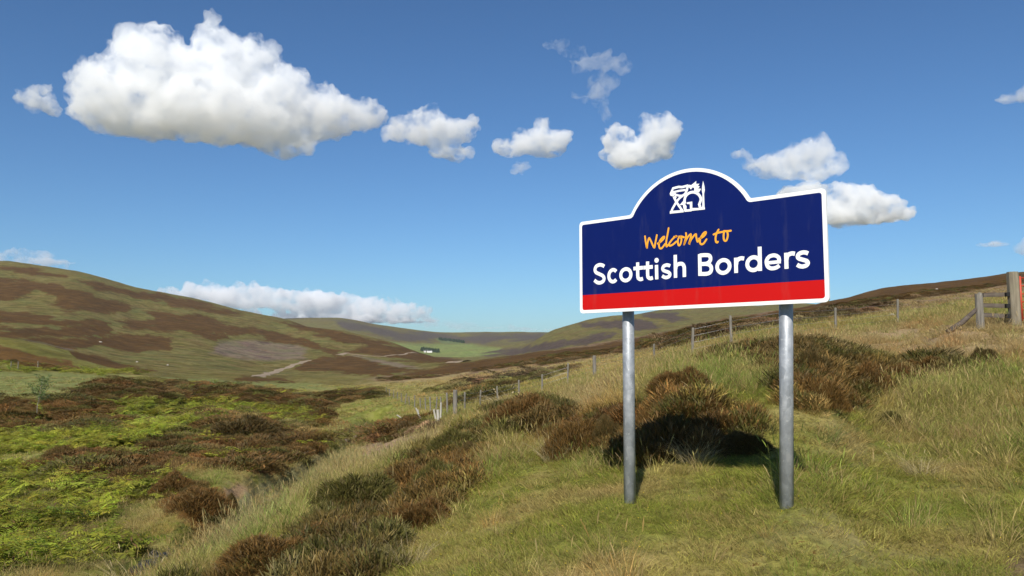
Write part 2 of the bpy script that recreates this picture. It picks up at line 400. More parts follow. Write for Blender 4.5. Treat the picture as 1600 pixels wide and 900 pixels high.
# (cover, colour, nearest, farthest, feather, ragged, outline on the hillsides as seen from the lay-by)
PATCH = [
 (G, OLIVE, 250, 9500, 3, 0, [(-400,380),(2000,380),(2000,620),(-400,620)]),
 # far ridge and farm valley
 (H, (.085,.066,.050), 2600, 9500, 5, 8, [(520,500),(560,505),(640,520),(730,524),(850,521),(900,522),(900,530),(800,532),(740,536),(700,532),(640,532),(600,525),(540,512)]),
 (G, FIELD, 2600, 7000, 5, 3, [(590,533),(650,538),(720,536),(780,545),(800,556),(740,562),(690,560),(640,552),(600,545)]),
 (G, (.115,.15,.05), 2600, 7000, 3, 1, [(680,529),(720,534),(726,538),(690,536)]),
 # left hill
 (G, LILAC, 300, 1900, 5, 5, [(340,535),(400,530),(450,535),(480,547),(478,558),(420,565),(380,560),(330,552)]),
 (G, LILAC, 300, 1900, 3, 4, [(30,530),(90,535),(118,540),(112,548),(70,545)]),
 (H, HEATH, 300, 2600, 2.5, 8, [(0,417),(60,419),(105,429),(100,433),(50,428),(0,424)]),
 (H, HEATH, 300, 2600, 2.5, 9, [(-300,425),(0,434),(35,441),(60,452),(25,468),(-300,480)]),
 (H, HEATH, 300, 2600, 2.5, 9, [(30,440),(85,445),(130,455),(185,470),(215,482),(196,490),(110,487),(78,478),(100,468),(60,455)]),
 (H, HEATH, 300, 2600, 2.5, 8, [(105,436),(180,446),(300,470),(345,482),(380,492),(330,490),(250,472),(160,455)]),
 (H, HEATH, 300, 2600, 2.5, 9, [(-300,482),(0,486),(60,490),(95,500),(60,509),(0,506),(-300,505)]),
 (H, HEATH, 300, 2600, 2.0, 7, [(80,502),(150,498),(172,503),(165,508),(85,509)]),
 (H, HEATH, 300, 2600, 2.5, 9, [(-300,512),(0,515),(100,511),(172,508),(178,522),(100,528),(40,526),(-300,530)]),
 (H, HEATH, 300, 2600, 2.5, 9, [(20,528),(110,531),(160,525),(272,523),(262,545),(200,549),(150,540),(80,546)]),
 (H, HEATH, 300, 2600, 2.5, 9, [(185,503),(250,494),(300,494),(375,512),(350,518),(260,519),(205,513)]),
 (H, HEATH, 300, 2600, 2.5, 8, [(215,483),(260,487),(330,500),(392,516),(372,523),(320,510),(240,495)]),
 (H, HEATH, 300, 2600, 2.0, 7, [(300,520),(350,520),(366,530),(330,531)]),
 (H, HEATH, 300, 2600, 2.5, 8, [(376,511),(420,514),(470,530),(533,547),(520,553),(480,545),(430,531),(380,521)]),
 (H, HEATH, 300, 2600, 2.5, 8, [(440,503),(500,511),(600,534),(650,549),(600,555),(540,550),(572,541),(520,530),(455,512)]),
 (H, HEATH, 300, 2600, 2.5, 8, [(478,560),(540,554),(620,572),(662,577),(600,587),(530,583),(458,577)]),
 (H, HEATH, 300, 2600, 2.5, 8, [(610,551),(660,550),(720,564),(705,570),(660,566),(590,556)]),
 (G, LILAC, 300, 2600, 2.5, 3, [(540,552),(590,562),(640,571),(660,576),(620,574),(560,560)]),
 (H, HEATH, 250, 1500, 2.5, 6, [(378,588),(440,592),(500,604),(470,613),(400,603),(340,598)]),
 # small near hill on the left
 (B, (.150,.135,.028), 240, 600, 4, 6, [(-400,518),(0,526),(60,536),(120,551),(180,568),(240,582),(180,585),(100,585),(0,585),(-400,585)]),
 (H, RUSSET, 240, 600, 3, 5, [(-400,535),(0,540),(50,552),(110,565),(125,576),(80,578),(0,565),(-400,560)]),
 (H, HEATH, 240, 700, 2.5, 3, [(105,548),(150,556),(200,570),(245,580),(220,582),(170,574),(120,560)]),
 # right moor
 (G, (.200,.130,.075), 75, 1500, 3, 4, [(560,592),(700,578),(850,548),(1000,526),(1100,496),(1250,470),(1400,430),(1600,400),(2000,380),(2000,450),(1600,455),(1290,510),(1100,535),(850,575),(640,600)]),
 (H, HEATH, 240, 1500, 2.5, 4, [(590,594),(640,583),(720,567),(860,547),(1000,534),(1020,547),(900,560),(820,571),(700,586),(620,594)]),
 (H, HEATH, 75, 1500, 2.5, 4, [(880,549),(1000,528),(1110,503),(1250,480),(1330,460),(1400,446),(1440,438),(1600,422),(1700,422),(1700,436),(1560,446),(1500,458),(1420,468),(1400,470),(1330,482),(1230,500),(1130,522),(1000,546),(900,562),(840,572)]),
 (H, (.085,.05,.024), 60, 1500, 2.5, 4, [(1190,514),(1300,492),(1400,476),(1340,496),(1240,514),(1150,532),(1060,544),(1040,541)]),
 # far right hill
 (H, (.078,.055,.040), 1400, 3500, 3, 7, [(740,556),(800,545),(900,530),(960,520),(960,528),(900,540),(800,556)]),
 (H, (.078,.055,.040), 1400, 3500, 3, 8, [(900,508),(960,498),(1000,498),(1040,512),(1000,516),(940,512)]),
 (H, (.078,.055,.040), 1400, 3500, 3, 8, [(1000,488),(1060,486),(1070,500),(1040,502)]),
 # mid distance, both sides of the burn
 (G, TAN, 60, 700, 5, 10, [(560,600),(700,588),(850,573),(1000,556),(1130,536),(1250,508),(1400,488),(1600,462),(1700,460),(1700,520),(1500,505),(1300,530),(1150,560),(950,612),(850,600),(700,600)]),
 (G, BRIGHT, 60, 420, 4, 7, [(620,628),(700,618),(800,600),(870,586),(850,604),(760,622),(680,640),(620,645)]),
 (G, (.17,.19,.05), 60, 420, 4, 6, [(1290,520),(1330,500),(1400,488),(1480,475),(1520,470),(1480,486),(1400,500),(1330,512)]),
 (H, (.095,.058,.03), 60, 500, 3, 9, [(680,612),(740,600),(830,586),(900,575),(840,594),(760,607)]),
 (H, HEATH, 60, 400, 3, 7, [(690,640),(740,628),(800,620),(800,632),(740,645)]),
 (H, HEATH, 60, 400, 3, 6, [(540,650),(580,636),(640,640),(635,655),(580,660)]),
 (H, HEATH, 70, 400, 3, 6, [(480,625),(530,612),(590,612),(600,622),(540,632),(500,640)]),
 (H, HEATH, 35, 100, 3, 6, [(540,670),(600,665),(680,662),(700,668),(640,690),(580,695),(530,690)]),
 (G, BRIGHT, 50, 400, 4, 6, [(520,640),(560,625),(620,620),(640,640),(640,664),(580,672),(540,660)]),
 (G, (.15,.165,.045), 120, 600, 4, 6, [(-400,580),(100,583),(300,592),(500,600),(520,610),(400,608),(250,602),(150,612),(-400,640)]),
 (H, (.108,.058,.017), 70, 260, 4, 10, [(140,605),(180,596),(250,596),(330,602),(420,610),(500,622),(530,650),(500,668),(430,655),(350,655),(250,650),(120,672),(60,640)]),
 (B, (.100,.095,.022), 70, 260, 4, 16, [(180,630),(300,625),(420,632),(490,642),(480,660),(380,650),(260,650),(180,655)]),
 (H, RUSSET, 70, 260, 4, 9, [(-400,625),(0,630),(90,628),(180,640),(200,665),(100,680),(0,680),(-400,680)]),
 (B, BRIGHT, 50, 130, 4, 8, [(-400,680),(0,682),(100,680),(200,668),(300,655),(340,660),(260,690),(200,700),(100,705),(0,712),(-400,720)]),
 (H, (.112,.058,.017), 40, 130, 4, 9, [(240,690),(300,668),(360,658),(440,662),(510,690),(520,700),(430,740),(350,752),(260,742),(200,715)]),
 (H, (.112,.058,.017), 30, 130, 4, 12, [(50,720),(110,705),(200,712),(260,735),(220,760),(140,780),(60,760)]),
 (B, (.080,.085,.020), 20, 90, 5, 12, [(-400,720),(0,720),(60,740),(140,770),(230,755),(300,745),(280,775),(200,800),(150,820),(190,860),(230,900),(230,1100),(-400,1100)]),
 (H, RUSSET, 20, 60, 4, 6, [(258,768),(300,752),(345,770),(352,800),(345,830),(320,850),(300,820),(262,800)]),
 (G, EARTH, 15, 60, 4, 4, [(345,772),(372,752),(392,765),(392,800),(372,842),(350,848),(346,815),(350,790)]),
 (G, EARTH, 30, 120, 3, 5, [(530,686),(560,672),(575,682),(555,695)]),
 (G, (.20,.185,.085), 9, 60, 4, 6, [(380,770),(500,712),(640,690),(720,664),(690,690),(600,732),(520,758),(450,800),(400,840),(320,875),(340,830)]),
 (G, (.32,.21,.13), 9, 60, 6, 10, [(560,700),(700,664),(700,680),(640,702),(600,725),(560,732)]),
 (G, (.31,.215,.115), 14, 62, 8, 14, [(850,640),(930,600),(1020,570),(1130,545),(1250,530),(1500,500),(1700,500),(1700,560),(1400,560),(1250,545),(1130,560),(1020,585),(940,640),(880,660)]),
 # the bank by the sign
 (H, HEATH, 5, 16, 5, 9, [(945,655),(1050,640),(1190,650),(1203,706),(1120,716),(1040,722),(955,732)]),  # bank heather, outlined like the sign's cast shadow so its brown deepens it
 (H, RUSSET, 5, 40, 9, 22, [(240,945),(345,900),(435,866),(490,815),(550,776),(618,744),(662,716),(708,688),(745,672),(775,672),(770,710),(740,735),(735,765),(700,800),(650,812),(610,850),(575,930)]),
 (H, HEATH, 5, 40, 6, 18, [(760,660),(780,640),(830,632),(880,640),(930,660),(960,650),(985,680),(940,715),(900,705),(850,690),(800,680)]),
 (H, RUSSET, 5, 40, 8, 14, [(985,655),(1060,634),(1150,640),(1195,655),(1160,674),(1050,668)]),
 (H, RUSSET, 5, 40, 8, 20, [(1238,578),(1300,558),(1400,566),(1470,552),(1550,552),(1500,575),(1400,605),(1330,648),(1260,640),(1235,612)]),
 (H, HEATH, 5, 40, 7, 20, [(1115,564),(1160,548),(1215,545),(1310,548),(1345,560),(1300,582),(1240,580),(1190,572),(1120,574)]),
 (G, (.16,.11,.06), 3, 12, 6, 10, [(1580,868),(1640,850),(1700,850),(1700,950),(1570,920)]),
]
KIND = {G: 0, H: 1, B: 2}

def cover(x, y, z=None, split=False):
    """Colour (n,3), heather weight, bracken weight and a dry-grass weight at ground points."""
    x = np.asarray(x, float); y = np.asarray(y, float)
    if z is None: z = height(x, y)
    r = np.hypot(x, y)
    px, py = project(x, y, z)
    n1 = fbm(x / 1.3, y / 1.3, 4, 3); n2 = fbm(x / 7, y / 7, 4, 5); n3 = fbm(x / 60, y / 60, 4, 8)
    dry = np.clip(0.42 + 0.55 * n1 * (r < 80) + 0.5 * n2 + 0.25 * n3, 0, 1)
    dry = np.where(r < 60, np.clip(.34 + (dry - .42) * 1.5 - .10 * (r < 12), 0, 1), dry)
    col = np.array(VERGE)[None] * (1 - dry[:, None]) + np.array(TAN)[None] * dry[:, None]
    hw = np.zeros(len(x)); bw = np.zeros(len(x)); hc = np.tile(np.array(HEATH), (len(x), 1))
    a = np.arctan2(x, y); lr = np.log(np.maximum(r, 1))
    j1 = fbm(a * 26, lr * 9, 5, 61, 0.6); j2 = fbm(a * 26 + 40, lr * 9, 5, 71, 0.6)
    near = r < 100
    j1 = np.where(near, fbm(x / 2.2, y / 2.2, 4, 63, 0.6), j1); j2 = np.where(near, fbm(x / 2.2 + 9, y / 2.2, 4, 73, 0.6), j2)
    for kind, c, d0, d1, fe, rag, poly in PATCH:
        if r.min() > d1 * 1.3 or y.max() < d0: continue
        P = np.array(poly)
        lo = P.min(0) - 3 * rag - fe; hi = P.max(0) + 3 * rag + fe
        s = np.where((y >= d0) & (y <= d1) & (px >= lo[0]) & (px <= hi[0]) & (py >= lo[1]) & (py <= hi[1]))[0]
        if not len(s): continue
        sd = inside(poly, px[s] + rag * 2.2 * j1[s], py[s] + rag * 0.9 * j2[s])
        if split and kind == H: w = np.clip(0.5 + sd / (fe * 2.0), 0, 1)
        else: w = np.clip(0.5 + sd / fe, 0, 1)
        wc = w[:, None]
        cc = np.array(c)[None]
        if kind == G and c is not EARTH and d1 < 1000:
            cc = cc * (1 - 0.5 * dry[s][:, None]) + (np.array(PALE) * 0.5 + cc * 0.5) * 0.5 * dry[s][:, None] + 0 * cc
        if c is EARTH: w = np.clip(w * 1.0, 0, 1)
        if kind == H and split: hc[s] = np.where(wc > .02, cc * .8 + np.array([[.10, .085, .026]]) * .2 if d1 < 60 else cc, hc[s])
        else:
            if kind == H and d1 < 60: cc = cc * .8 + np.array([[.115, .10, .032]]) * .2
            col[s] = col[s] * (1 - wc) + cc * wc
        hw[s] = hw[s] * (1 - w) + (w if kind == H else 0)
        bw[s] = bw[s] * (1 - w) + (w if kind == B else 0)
    if split:
        far = sm(260, 500, r)
        st = fbm(a * 45 + lr * 12, lr * 34 - a * 20, 6, 81, .68)
        hw = np.clip(hw + far * .62 * np.clip(st, -.8, .8), 0, 1)
        gv = fbm(a * 30 + lr * 8, lr * 22 - a * 12, 5, 83, .6) * far
        col = col * (1 + .35 * gv[:, None] * np.array([[.3, 1.0, .2]])) * (1 - .18 * far[:, None] * np.clip(gv, 0, 1)[:, None])
        return col, hw, bw, dry, hc
    return col, hw, bw, dry

def ground_material():
    t = NT("ground_cover")
    ac = t.node('ShaderNodeAttribute', attribute_name='col'); ah = t.node('ShaderNodeAttribute', attribute_name='heather')
    geo = t.node('ShaderNodeNewGeometry').outputs['Position']
    cd = t.node('ShaderNodeAttribute', attribute_name='range')         # baked distance from the lay-by, picks the grain size
    rng = cd.outputs['Fac']
    fine = t.noise(9.0, 6, 0.7, geo); mid = t.noise(0.55, 8, 0.68, geo); big = t.noise(0.06, 9, 0.72, geo); huge = t.noise(0.011, 8, 0.62, geo)
    mr = t.node('ShaderNodeMapRange', interpolation_type='SMOOTHSTEP'); t.l.new(rng, mr.inputs[0]); mr.inputs[1].default_value = 20; mr.inputs[2].default_value = 90
    mr2 = t.node('ShaderNodeMapRange', interpolation_type='SMOOTHSTEP'); t.l.new(rng, mr2.inputs[0]); mr2.inputs[1].default_value = 150; mr2.inputs[2].default_value = 550
    n_a = t.mix(mr.outputs[0], fine, mid)
    n_b = t.mix(mr2.outputs[0], n_a, big)
    var = t.math('MAXIMUM', t.math('MULTIPLY_ADD', n_b, 3.4, -0.7), .25)
    hn = t.math('ADD', ah.outputs['Fac'], t.math('MULTIPLY', t.math('SUBTRACT', n_b, 0.5), 3.6))
    hm = t.ramp(hn, [(.44, 0.0), (.56, 1.0)])
    hcol = t.node('ShaderNodeAttribute', attribute_name='hcol').outputs['Color']
    col = t.mix(1.0, ac.outputs['Color'], var, 'MULTIPLY')
    # straw and fresh growth through the sward
    straw = t.ramp(t.mix(mr2.outputs[0], mid, big), [(0.5, 0.0), (0.68, 1.0)])
    g_only = t.math('MULTIPLY', t.math('SUBTRACT', 1.0, hm, clamp=True), 0.55)
    col = t.mix(t.math('MULTIPLY', straw, g_only), col, (.24, .20, .10))
    fresh = t.ramp(t.mix(mr2.outputs[0], big, huge), [(0.5, 0.0), (0.62, 1.0)])
    col = t.mix(t.math('MULTIPLY', fresh, t.math('MULTIPLY', g_only, 0.7)), col, (.115, .135, .042))
    spk = t.ramp(t.noise(0.16, 6, .78, geo), [(.56, 0.0), (.63, 1.0)])
    spk = t.math('MULTIPLY', spk, t.math('MULTIPLY', mr2.outputs[0], t.math('SUBTRACT', .75, hm, clamp=True)))
    col = t.mix(spk, col, (.070, .045, .018))
    # thin grass showing through heather
    var2 = t.math('MAXIMUM', t.math('MULTIPLY_ADD', n_b, 3.0, -0.5), .3)
    col = t.mix(hm, col, t.mix(1.0, hcol, var2, 'MULTIPLY'))
    gap = t.ramp(t.mix(mr2.outputs[0], mid, big), [(0.56, 0.0), (0.70, 1.0)])
    col = t.mix(t.math('MULTIPLY', gap, t.math('MULTIPLY', hm, 0.30)), col, (.13, .115, .045))
    bh = t.mix(mr.outputs[0], t.math('MULTIPLY', fine, 0.08), t.math('MULTIPLY', mid, 0.8))
    bh2 = t.mix(mr2.outputs[0], bh, t.math('MULTIPLY', big, 6.0))
    t.principled(col, 0.95, 0.1, bump=bh2, bump_d=1.0, bump_s=0.55)
    return t.m

M_GROUND = ground_material()

def build_terrain():
    na = len(AZ)
    V = np.stack([GX, GY, HG], -1).reshape(-1, 3)
    xs, ys = GX.ravel(), GY.ravel()
    col, hw, bw, dry, hcol = cover(xs, ys, HG.ravel(), True)
    rr = (RR[None] + 0 * HG).ravel()
    I = np.arange(na - 1)[:, None]; 
    bands = [('ground', 0, 250), ('hillside', 250, 2300), ('distant_hills', 2300, 1e9)]
    for name, a, b in bands:
        j0 = int(np.searchsorted(RR, a)); j1 = min(int(np.searchsorted(RR, b)), NR - 1)
        J = np.arange(j0, j1)[None]
        q = np.stack([I * NR + J, I * NR + J + 1, (I + 1) * NR + J + 1, (I + 1) * NR + J], -1).reshape(-1, 4)
        q = q[:, ::-1]
        used, inv = np.unique(q, return_inverse=True)
        me = fast_mesh(name, V[used], inv.reshape(-1, 4), M_GROUND, True)
        at = me.attributes.new('col', 'FLOAT_COLOR', 'POINT')
        at.data.foreach_set('color', np.concatenate([col[used], np.ones((len(used), 1))], 1).astype(np.float32).ravel())
        at = me.attributes.new('hcol', 'FLOAT_COLOR', 'POINT')
        at.data.foreach_set('color', np.concatenate([hcol[used], np.ones((len(used), 1))], 1).astype(np.float32).ravel())
        for nm, arr in (('heather', hw), ('range', rr)):
            at = me.attributes.new(nm, 'FLOAT', 'POINT'); at.data.foreach_set('value', arr[used].astype(np.float32))
        o = link(bpy.data.objects.new(name, me))
        lab = {'ground': 'grassy verge and rough moorland falling to a narrow burn', 'hillside': 'open hillsides patched with brown heather and olive grass',
               'distant_hills': 'distant rounded hills with green fields below them'}[name]
        tag(o, lab, kind='structure')
build_terrain()
# ------------------------------------------------------------------ clouds: real volumes, kilometres away
def cloud_material(name, density, ragged_scale=0, lo=.4):
    t = NT(name)
    v = t.node('ShaderNodeVolumeScatter')
    v.inputs['Color'].default_value = (.978, .984, .993, 1)
    if ragged_scale:
        c = t.coord('Object')
        n = t.noise(1.0 / (26 * ragged_scale), 6, .62, c)
        d = t.node('ShaderNodeMapRange', interpolation_type='SMOOTHSTEP')
        t.l.new(n, d.inputs[0]); d.inputs[1].default_value = lo; d.inputs[2].default_value = lo + .16; d.inputs[3].default_value = 0; d.inputs[4].default_value = density
        t.l.new(d.outputs[0], v.inputs['Density'])
    else: v.inputs['Density'].default_value = density
    v.inputs['Anisotropy'].default_value = 0.0
    t.l.new(v.outputs[0], t.out.inputs['Volume'])
    t.m.cycles.homogeneous_volume = not ragged_scale
    return t.m

def icosphere(sub):
    bm = bmesh.new(); bmesh.ops.create_icosphere(bm, subdivisions=sub, radius=1)
    V = np.array([v.co[:] for v in bm.verts]); F = np.array([[v.index for v in f.verts] for f in bm.faces]); bm.free()
    return V, F
ICO2, ICO3 = icosphere(2), icosphere(3)

def outer(co, fs):
    """Keep outer skins only: islands wound inside out are hollows."""
    par = np.arange(len(co))
    for _ in range(80):
        mn = par[fs].min(1); q = par.copy(); np.minimum.at(q, fs.ravel(), np.repeat(mn, fs.shape[1])); q = q[q]
        if (q == par).all(): break
        par = q
    isl = par[fs[:, 0]]; a_, b_, c_, d_ = (co[fs[:, k]] for k in range(4))
    vol = np.einsum('ij,ij->i', a_, np.cross(b_, c_)) + np.einsum('ij,ij->i', a_, np.cross(c_, d_))
    ids, k = np.unique(isl, return_inverse=True)
    return fs[(np.bincount(k, vol) > 0)[k]]

def make_cloud(label, D, blobs, density, vox=2.0, amp=1.0, puffs=10, seed=1, flat=None, group=None, ragged=0.0, name='cloud', depth=1.0, lo=.40, het=True):
    """blobs: (column, row, half width, half height) of each lobe in photo pixels, placed D metres out at their true size."""
    rg = np.random.default_rng(seed)
    cx = np.mean([b[0] for b in blobs]); cyy = np.mean([b[1] for b in blobs])
    d0 = ray(cx, cyy); d0 = d0 / np.linalg.norm(d0)
    C0 = d0 * D + np.array([0, 0, EYE])
    m = D / FPX
    right = np.array([d0[1], -d0[0], 0]); right /= np.linalg.norm(right)
    fwd = np.array([d0[0], d0[1], 0]); fwd /= np.linalg.norm(fwd)
    Vs, Fs = [], []; n = 0
    lobes = []
    for bx, by, rx, ry in blobs:
        dr = ray(bx, by); dr = dr / np.dot(dr, d0) * D + np.array([0, 0, EYE]) - C0
        c = np.array([dr @ right, dr @ fwd * 0 + rg.uniform(-.25, .25) * rx * m, dr[2]])
        lobes.append((c, np.array([rx * m, (rx * .55 + ry * .45) * m * depth, ry * m]), True))
        for k in range(puffs):
            v = rg.normal(size=3); v[2] = v[2] * .9 + .15; v /= np.linalg.norm(v)
            q = c + v * lobes[-1][1][:3] * .82 if k else c
            s = rg.uniform(.22, .42) * min(rx, ry) * m * 1.15
            if k: lobes.append((q, np.array([s, s, s * rg.uniform(.8, 1)]), False))
    for c, R, big in lobes:
        V, F = ICO3 if big else ICO2
        Vs.append(V * R + c); Fs.append(F + n); n += len(V)
    me = fast_mesh('tmp', np.concatenate(Vs), np.concatenate(Fs))
    o = bpy.data.objects.new('tmp', me); SC.collection.objects.link(o)
    md = o.modifiers.new('r', 'REMESH'); md.mode = 'VOXEL'; md.voxel_size = vox * m; md.use_smooth_shade = True
    s1 = o.modifiers.new('s', 'SMOOTH'); s1.iterations = 3; s1.factor = 0.5
    dg = bpy.context.evaluated_depsgraph_get()
    ev = o.evaluated_get(dg); em = ev.to_mesh()
    nv = len(em.vertices); co = np.empty(nv * 3, np.float32); em.vertices.foreach_get('co', co); co = co.reshape(-1, 3).astype(float)
    no = np.empty(nv * 3, np.float32); em.vertices.foreach_get('normal', no); no = no.reshape(-1, 3)
    fs = np.array([tuple(p.vertices) for p in em.polygons])
    ev.to_mesh_clear(); bpy.data.objects.remove(o); bpy.data.meshes.remove(me)
    fs = outer(co, fs)
    used, inv = np.unique(fs, return_inverse=True); fs = inv.reshape(-1, 4); co = co[used]; no = no[used]
    px = co / m
    disp = 0
    for sc, a in ((40, 8.5), (19, 6.0), (9, 3.4), (4.6, 2.0), (2.6, 1.0)):
        nn = vnoise3(px / sc + 31.7 * seed, seed)
        disp = disp + a * (np.abs(nn) * 2 - .75) + a * ragged * vnoise3(px / sc * 1.3 + 7, seed + 5) * 2
    up = np.clip(no[:, 2] * .8 + .95, .55, 1)
    co = co + no * (disp * amp * m * up)[:, None]
    if flat is not None:
        fr = ray(cx, flat); zf = (fr / np.dot(fr, d0) * D + np.array([0, 0, EYE]) - C0)[2]
        zz = co[:, 2]; soft = 16 * m
        wob = 9 * m * vnoise3(np.stack([px[:, 0] / 28, px[:, 1] / 28, px[:, 2] * 0], 1), seed + 9)
        lim = zf + wob
        low = zz < lim
        co[:, 2] = np.where(low, lim - soft * (1 - np.exp(-(lim - zz) / soft / 1.6)), zz)
    me = fast_mesh('tmp', co, fs); o = bpy.data.objects.new('tmp', me); SC.collection.objects.link(o)
    md = o.modifiers.new('r', 'REMESH'); md.mode = 'VOXEL'; md.voxel_size = vox * m * .9
    ev = o.evaluated_get(bpy.context.evaluated_depsgraph_get()); em = ev.to_mesh()
    nv = len(em.vertices); co = np.empty(nv * 3, np.float32); em.vertices.foreach_get('co', co); co = co.reshape(-1, 3).astype(float)
    fs = outer(co, np.array([tuple(p.vertices) for p in em.polygons]))
    ev.to_mesh_clear(); bpy.data.objects.remove(o); bpy.data.meshes.remove(me)
    used, inv = np.unique(fs, return_inverse=True); fs = inv.reshape(-1, 4); co = co[used]
    W = co[:, :1] * right + co[:, 1:2] * fwd + co[:, 2:3] * np.array([0, 0, 1.0])
    mat = cloud_material('cloud_vapour', density / m, m if het else 0, lo)
    if het: mat.cycles.volume_step_rate = 1.0
    me = fast_mesh(name, W, fs, mat, True)
    ob = link(bpy.data.objects.new(name, me)); ob.location = C0
    return tag(ob, label, 'cloud', group or 'clouds in the blue sky')

def build_clouds():
    make_cloud('largest white cumulus cloud with a towering peak and grey base', 5200,
        [(180,150,64,52),(165,115,28,26),(235,105,66,60),(225,175,100,38),(345,110,50,66),(326,48,22,36),(385,100,50,52),(330,180,120,46),(430,145,60,46),(420,195,80,36),(490,175,75,42),(550,180,52,28),(440,232,50,20)],
        .050, 1.6, 1.0, 16, 3, flat=232, lo=.395, ragged=.3)
    make_cloud('small grey-white cloud left of the large cumulus', 5200, [(70,142,20,18),(62,158,32,18),(38,155,16,9),(78,166,22,15)], .06, 1.4, .9, 10, 5, ragged=.7)
    make_cloud('medium cloud just right of the large cumulus, with a tail below', 5600, [(675,200,50,30),(668,182,30,22),(635,205,38,20),(715,202,36,22),(738,193,18,18),(700,238,36,13),(610,208,18,12)], .055, 1.4, .9, 12, 7, ragged=.4)
    make_cloud('small bright puffy cloud, the middle one of the row', 5600, [(848,195,16,18),(835,212,38,18),(800,232,32,12),(870,215,26,18),(850,230,40,12)], .08, 1.4, .85, 12, 9, flat=246)
    make_cloud('heart-shaped white cloud above the top left of the sign', 5600, [(965,215,30,24),(985,235,48,24),(1035,205,32,26),(1020,230,38,24),(985,252,38,12)], .085, 1.4, .9, 14, 11, flat=266)
    make_cloud('grey cloud above the right shoulder of the sign', 5600, [(1240,245,52,24),(1200,255,40,20),(1265,235,38,18),(1165,243,22,8),(1260,268,55,14),(1295,252,22,20)], .05, 1.4, .9, 12, 13, ragged=.4)
    make_cloud('white flat-bottomed cloud behind the right edge of the sign', 5600, [(1335,308,40,24),(1300,325,48,22),(1375,322,36,20),(1408,332,20,12),(1345,335,75,14),(1255,300,40,14)], .09, 1.4, .85, 14, 15, flat=349)
    make_cloud('cloud cut by the right edge of the photo, high up', 5600, [(1592,150,26,10),(1610,148,30,14),(1575,154,14,6)], .05, 1.5, .8, 8, 17, ragged=.5)
    make_cloud('faint cloud low on the right above the gate', 9000, [(1553,381,24,4),(1600,385,14,10),(1618,388,20,14)], .05, 1.3, .5, 6, 19, ragged=.5)
    make_cloud('upper thin wisp of torn cloud right of centre', 6500, [(862,68,18,6),(895,80,26,8),(925,95,28,8),(955,98,22,6),(978,106,12,4),(905,100,22,5)], .022, 1.2, .8, 6, 21, ragged=.9)
    make_cloud('lower thin wisp hanging beneath the torn cloud', 6500, [(905,148,14,6),(935,135,14,8),(920,150,22,7),(938,165,18,6),(945,178,14,4),(940,120,6,8)], .018, 1.2, .8, 6, 23, ragged=.9)
    make_cloud('scrap of vapour below the middle puffy cloud', 5600, [(815,262,20,9),(808,270,14,6)], .03, 1.2, .6, 6, 25, ragged=.8)
    make_cloud('long low cloud bank on the horizon behind the left hill', 16000,
        [(330,458,60,16),(280,460,50,12),(390,466,74,20),(460,470,78,20),(520,478,64,19),(580,482,62,17),(630,488,46,13),(500,498,170,9),(600,500,90,7)], .09, 1.3, .8, 12, 27, flat=508, lo=.38, depth=.5)
    make_cloud('thin grey haze cloud low over the valley', 22000, [(690,505,60,6),(760,511,60,5),(830,514,50,4),(640,500,40,6)], .018, 1.2, .5, 6, 29, ragged=.5, depth=.5)
    make_cloud('cloud peeping over the top of the left hill', 16000, [(20,395,40,6),(60,408,50,9),(10,405,50,10),(140,436,26,7),(100,425,30,8)], .06, 1.3, .6, 8, 31, ragged=.2, depth=.5)
build_clouds()
# ------------------------------------------------------------------ the boundary sign
SYAW = .727
SO = np.array([.66, 7.795, .434 + EYE])                # lower left corner of the board's face
SR = np.array([math.cos(SYAW), -math.sin(SYAW), 0.0])  # along the board
SN = np.cross(SR, [0, 0, 1.0])                         # out of its face
SW, SH = 2.4, .896
def on_board(px, py):
    """Board coordinates (along, up) of a point of the print."""
    d = ray(px, py); e = np.array([0, 0, EYE])
    t = np.dot(SO - e, SN) / np.dot(d, SN)
    p = d * t + e - SO
    return float(p @ SR), float(p[2])

def m_paint(name, col, rough=.35, vary=.06, spec=.5):
    t = NT(name)
    c = t.coord('Object')
    n = t.noise(3.0, 5, .6, c); n2 = t.noise(60, 3, .6, c)
    v = t.math('ADD', t.math('MULTIPLY', n, vary * 2), 1 - vary)
    cc = t.mix(1.0, col, v, 'MULTIPLY')
    grime = t.ramp(t.noise(1.0, 6, .65, t.coord('Object', (9, 9, 1.6))), [(.55, 0.0), (.80, .10)])
    cc = t.mix(grime, cc, (.22, .21, .17))
    r = t.math('MULTIPLY_ADD', n2, .12, rough - .06)
    t.principled(cc, r, spec)
    return t.m
M_NAVY = m_paint('navy_sheeting', (.0015, .008, .100), .34, .10, .28)
M_RED = m_paint('red_sheeting', (.52, .006, .005), .42, .04, .22)
M_WHITE = m_paint('white_sheeting', (.88, .88, .87), .4, .03)
M_ORANGE = m_paint('orange_lettering', (.90, .40, .025), .4, .03)
M_ALU = m_paint('grey_aluminium', (.42, .43, .44), .4, .08)

def m_galv():
    t = NT('galvanised_steel')
    c = t.coord('Object')
    vo = t.node('ShaderNodeTexVoronoi'); vo.inputs['Scale'].default_value = 26; t.l.new(t.coord('Object', (1, 1, .45)), vo.inputs['Vector'])
    sp = t.math('MULTIPLY_ADD', vo.outputs['Color'], .32, .0)
    n = t.noise(9, 5, .65, c); n2 = t.noise(30, 5, .7, c)
    f = t.math('ADD', t.math('MULTIPLY', n, .8), t.math('MULTIPLY', sp, .9))
    col = t.ramp(f, [(.25, (.20, .215, .235)), (.55, (.325, .345, .37)), (.85, (.52, .53, .55))])
    bl = t.ramp(n2, [(.60, 0.0), (.66, 1.0)])
    col = t.mix(t.math('MULTIPLY', bl, .45), col, (.66, .66, .64))
    r = t.math('MULTIPLY_ADD', n, .35, .34)
    t.principled(col, r, .5, .30, bump=n2, bump_d=.002, bump_s=.5)
    return t.m
M_GALV = m_galv()

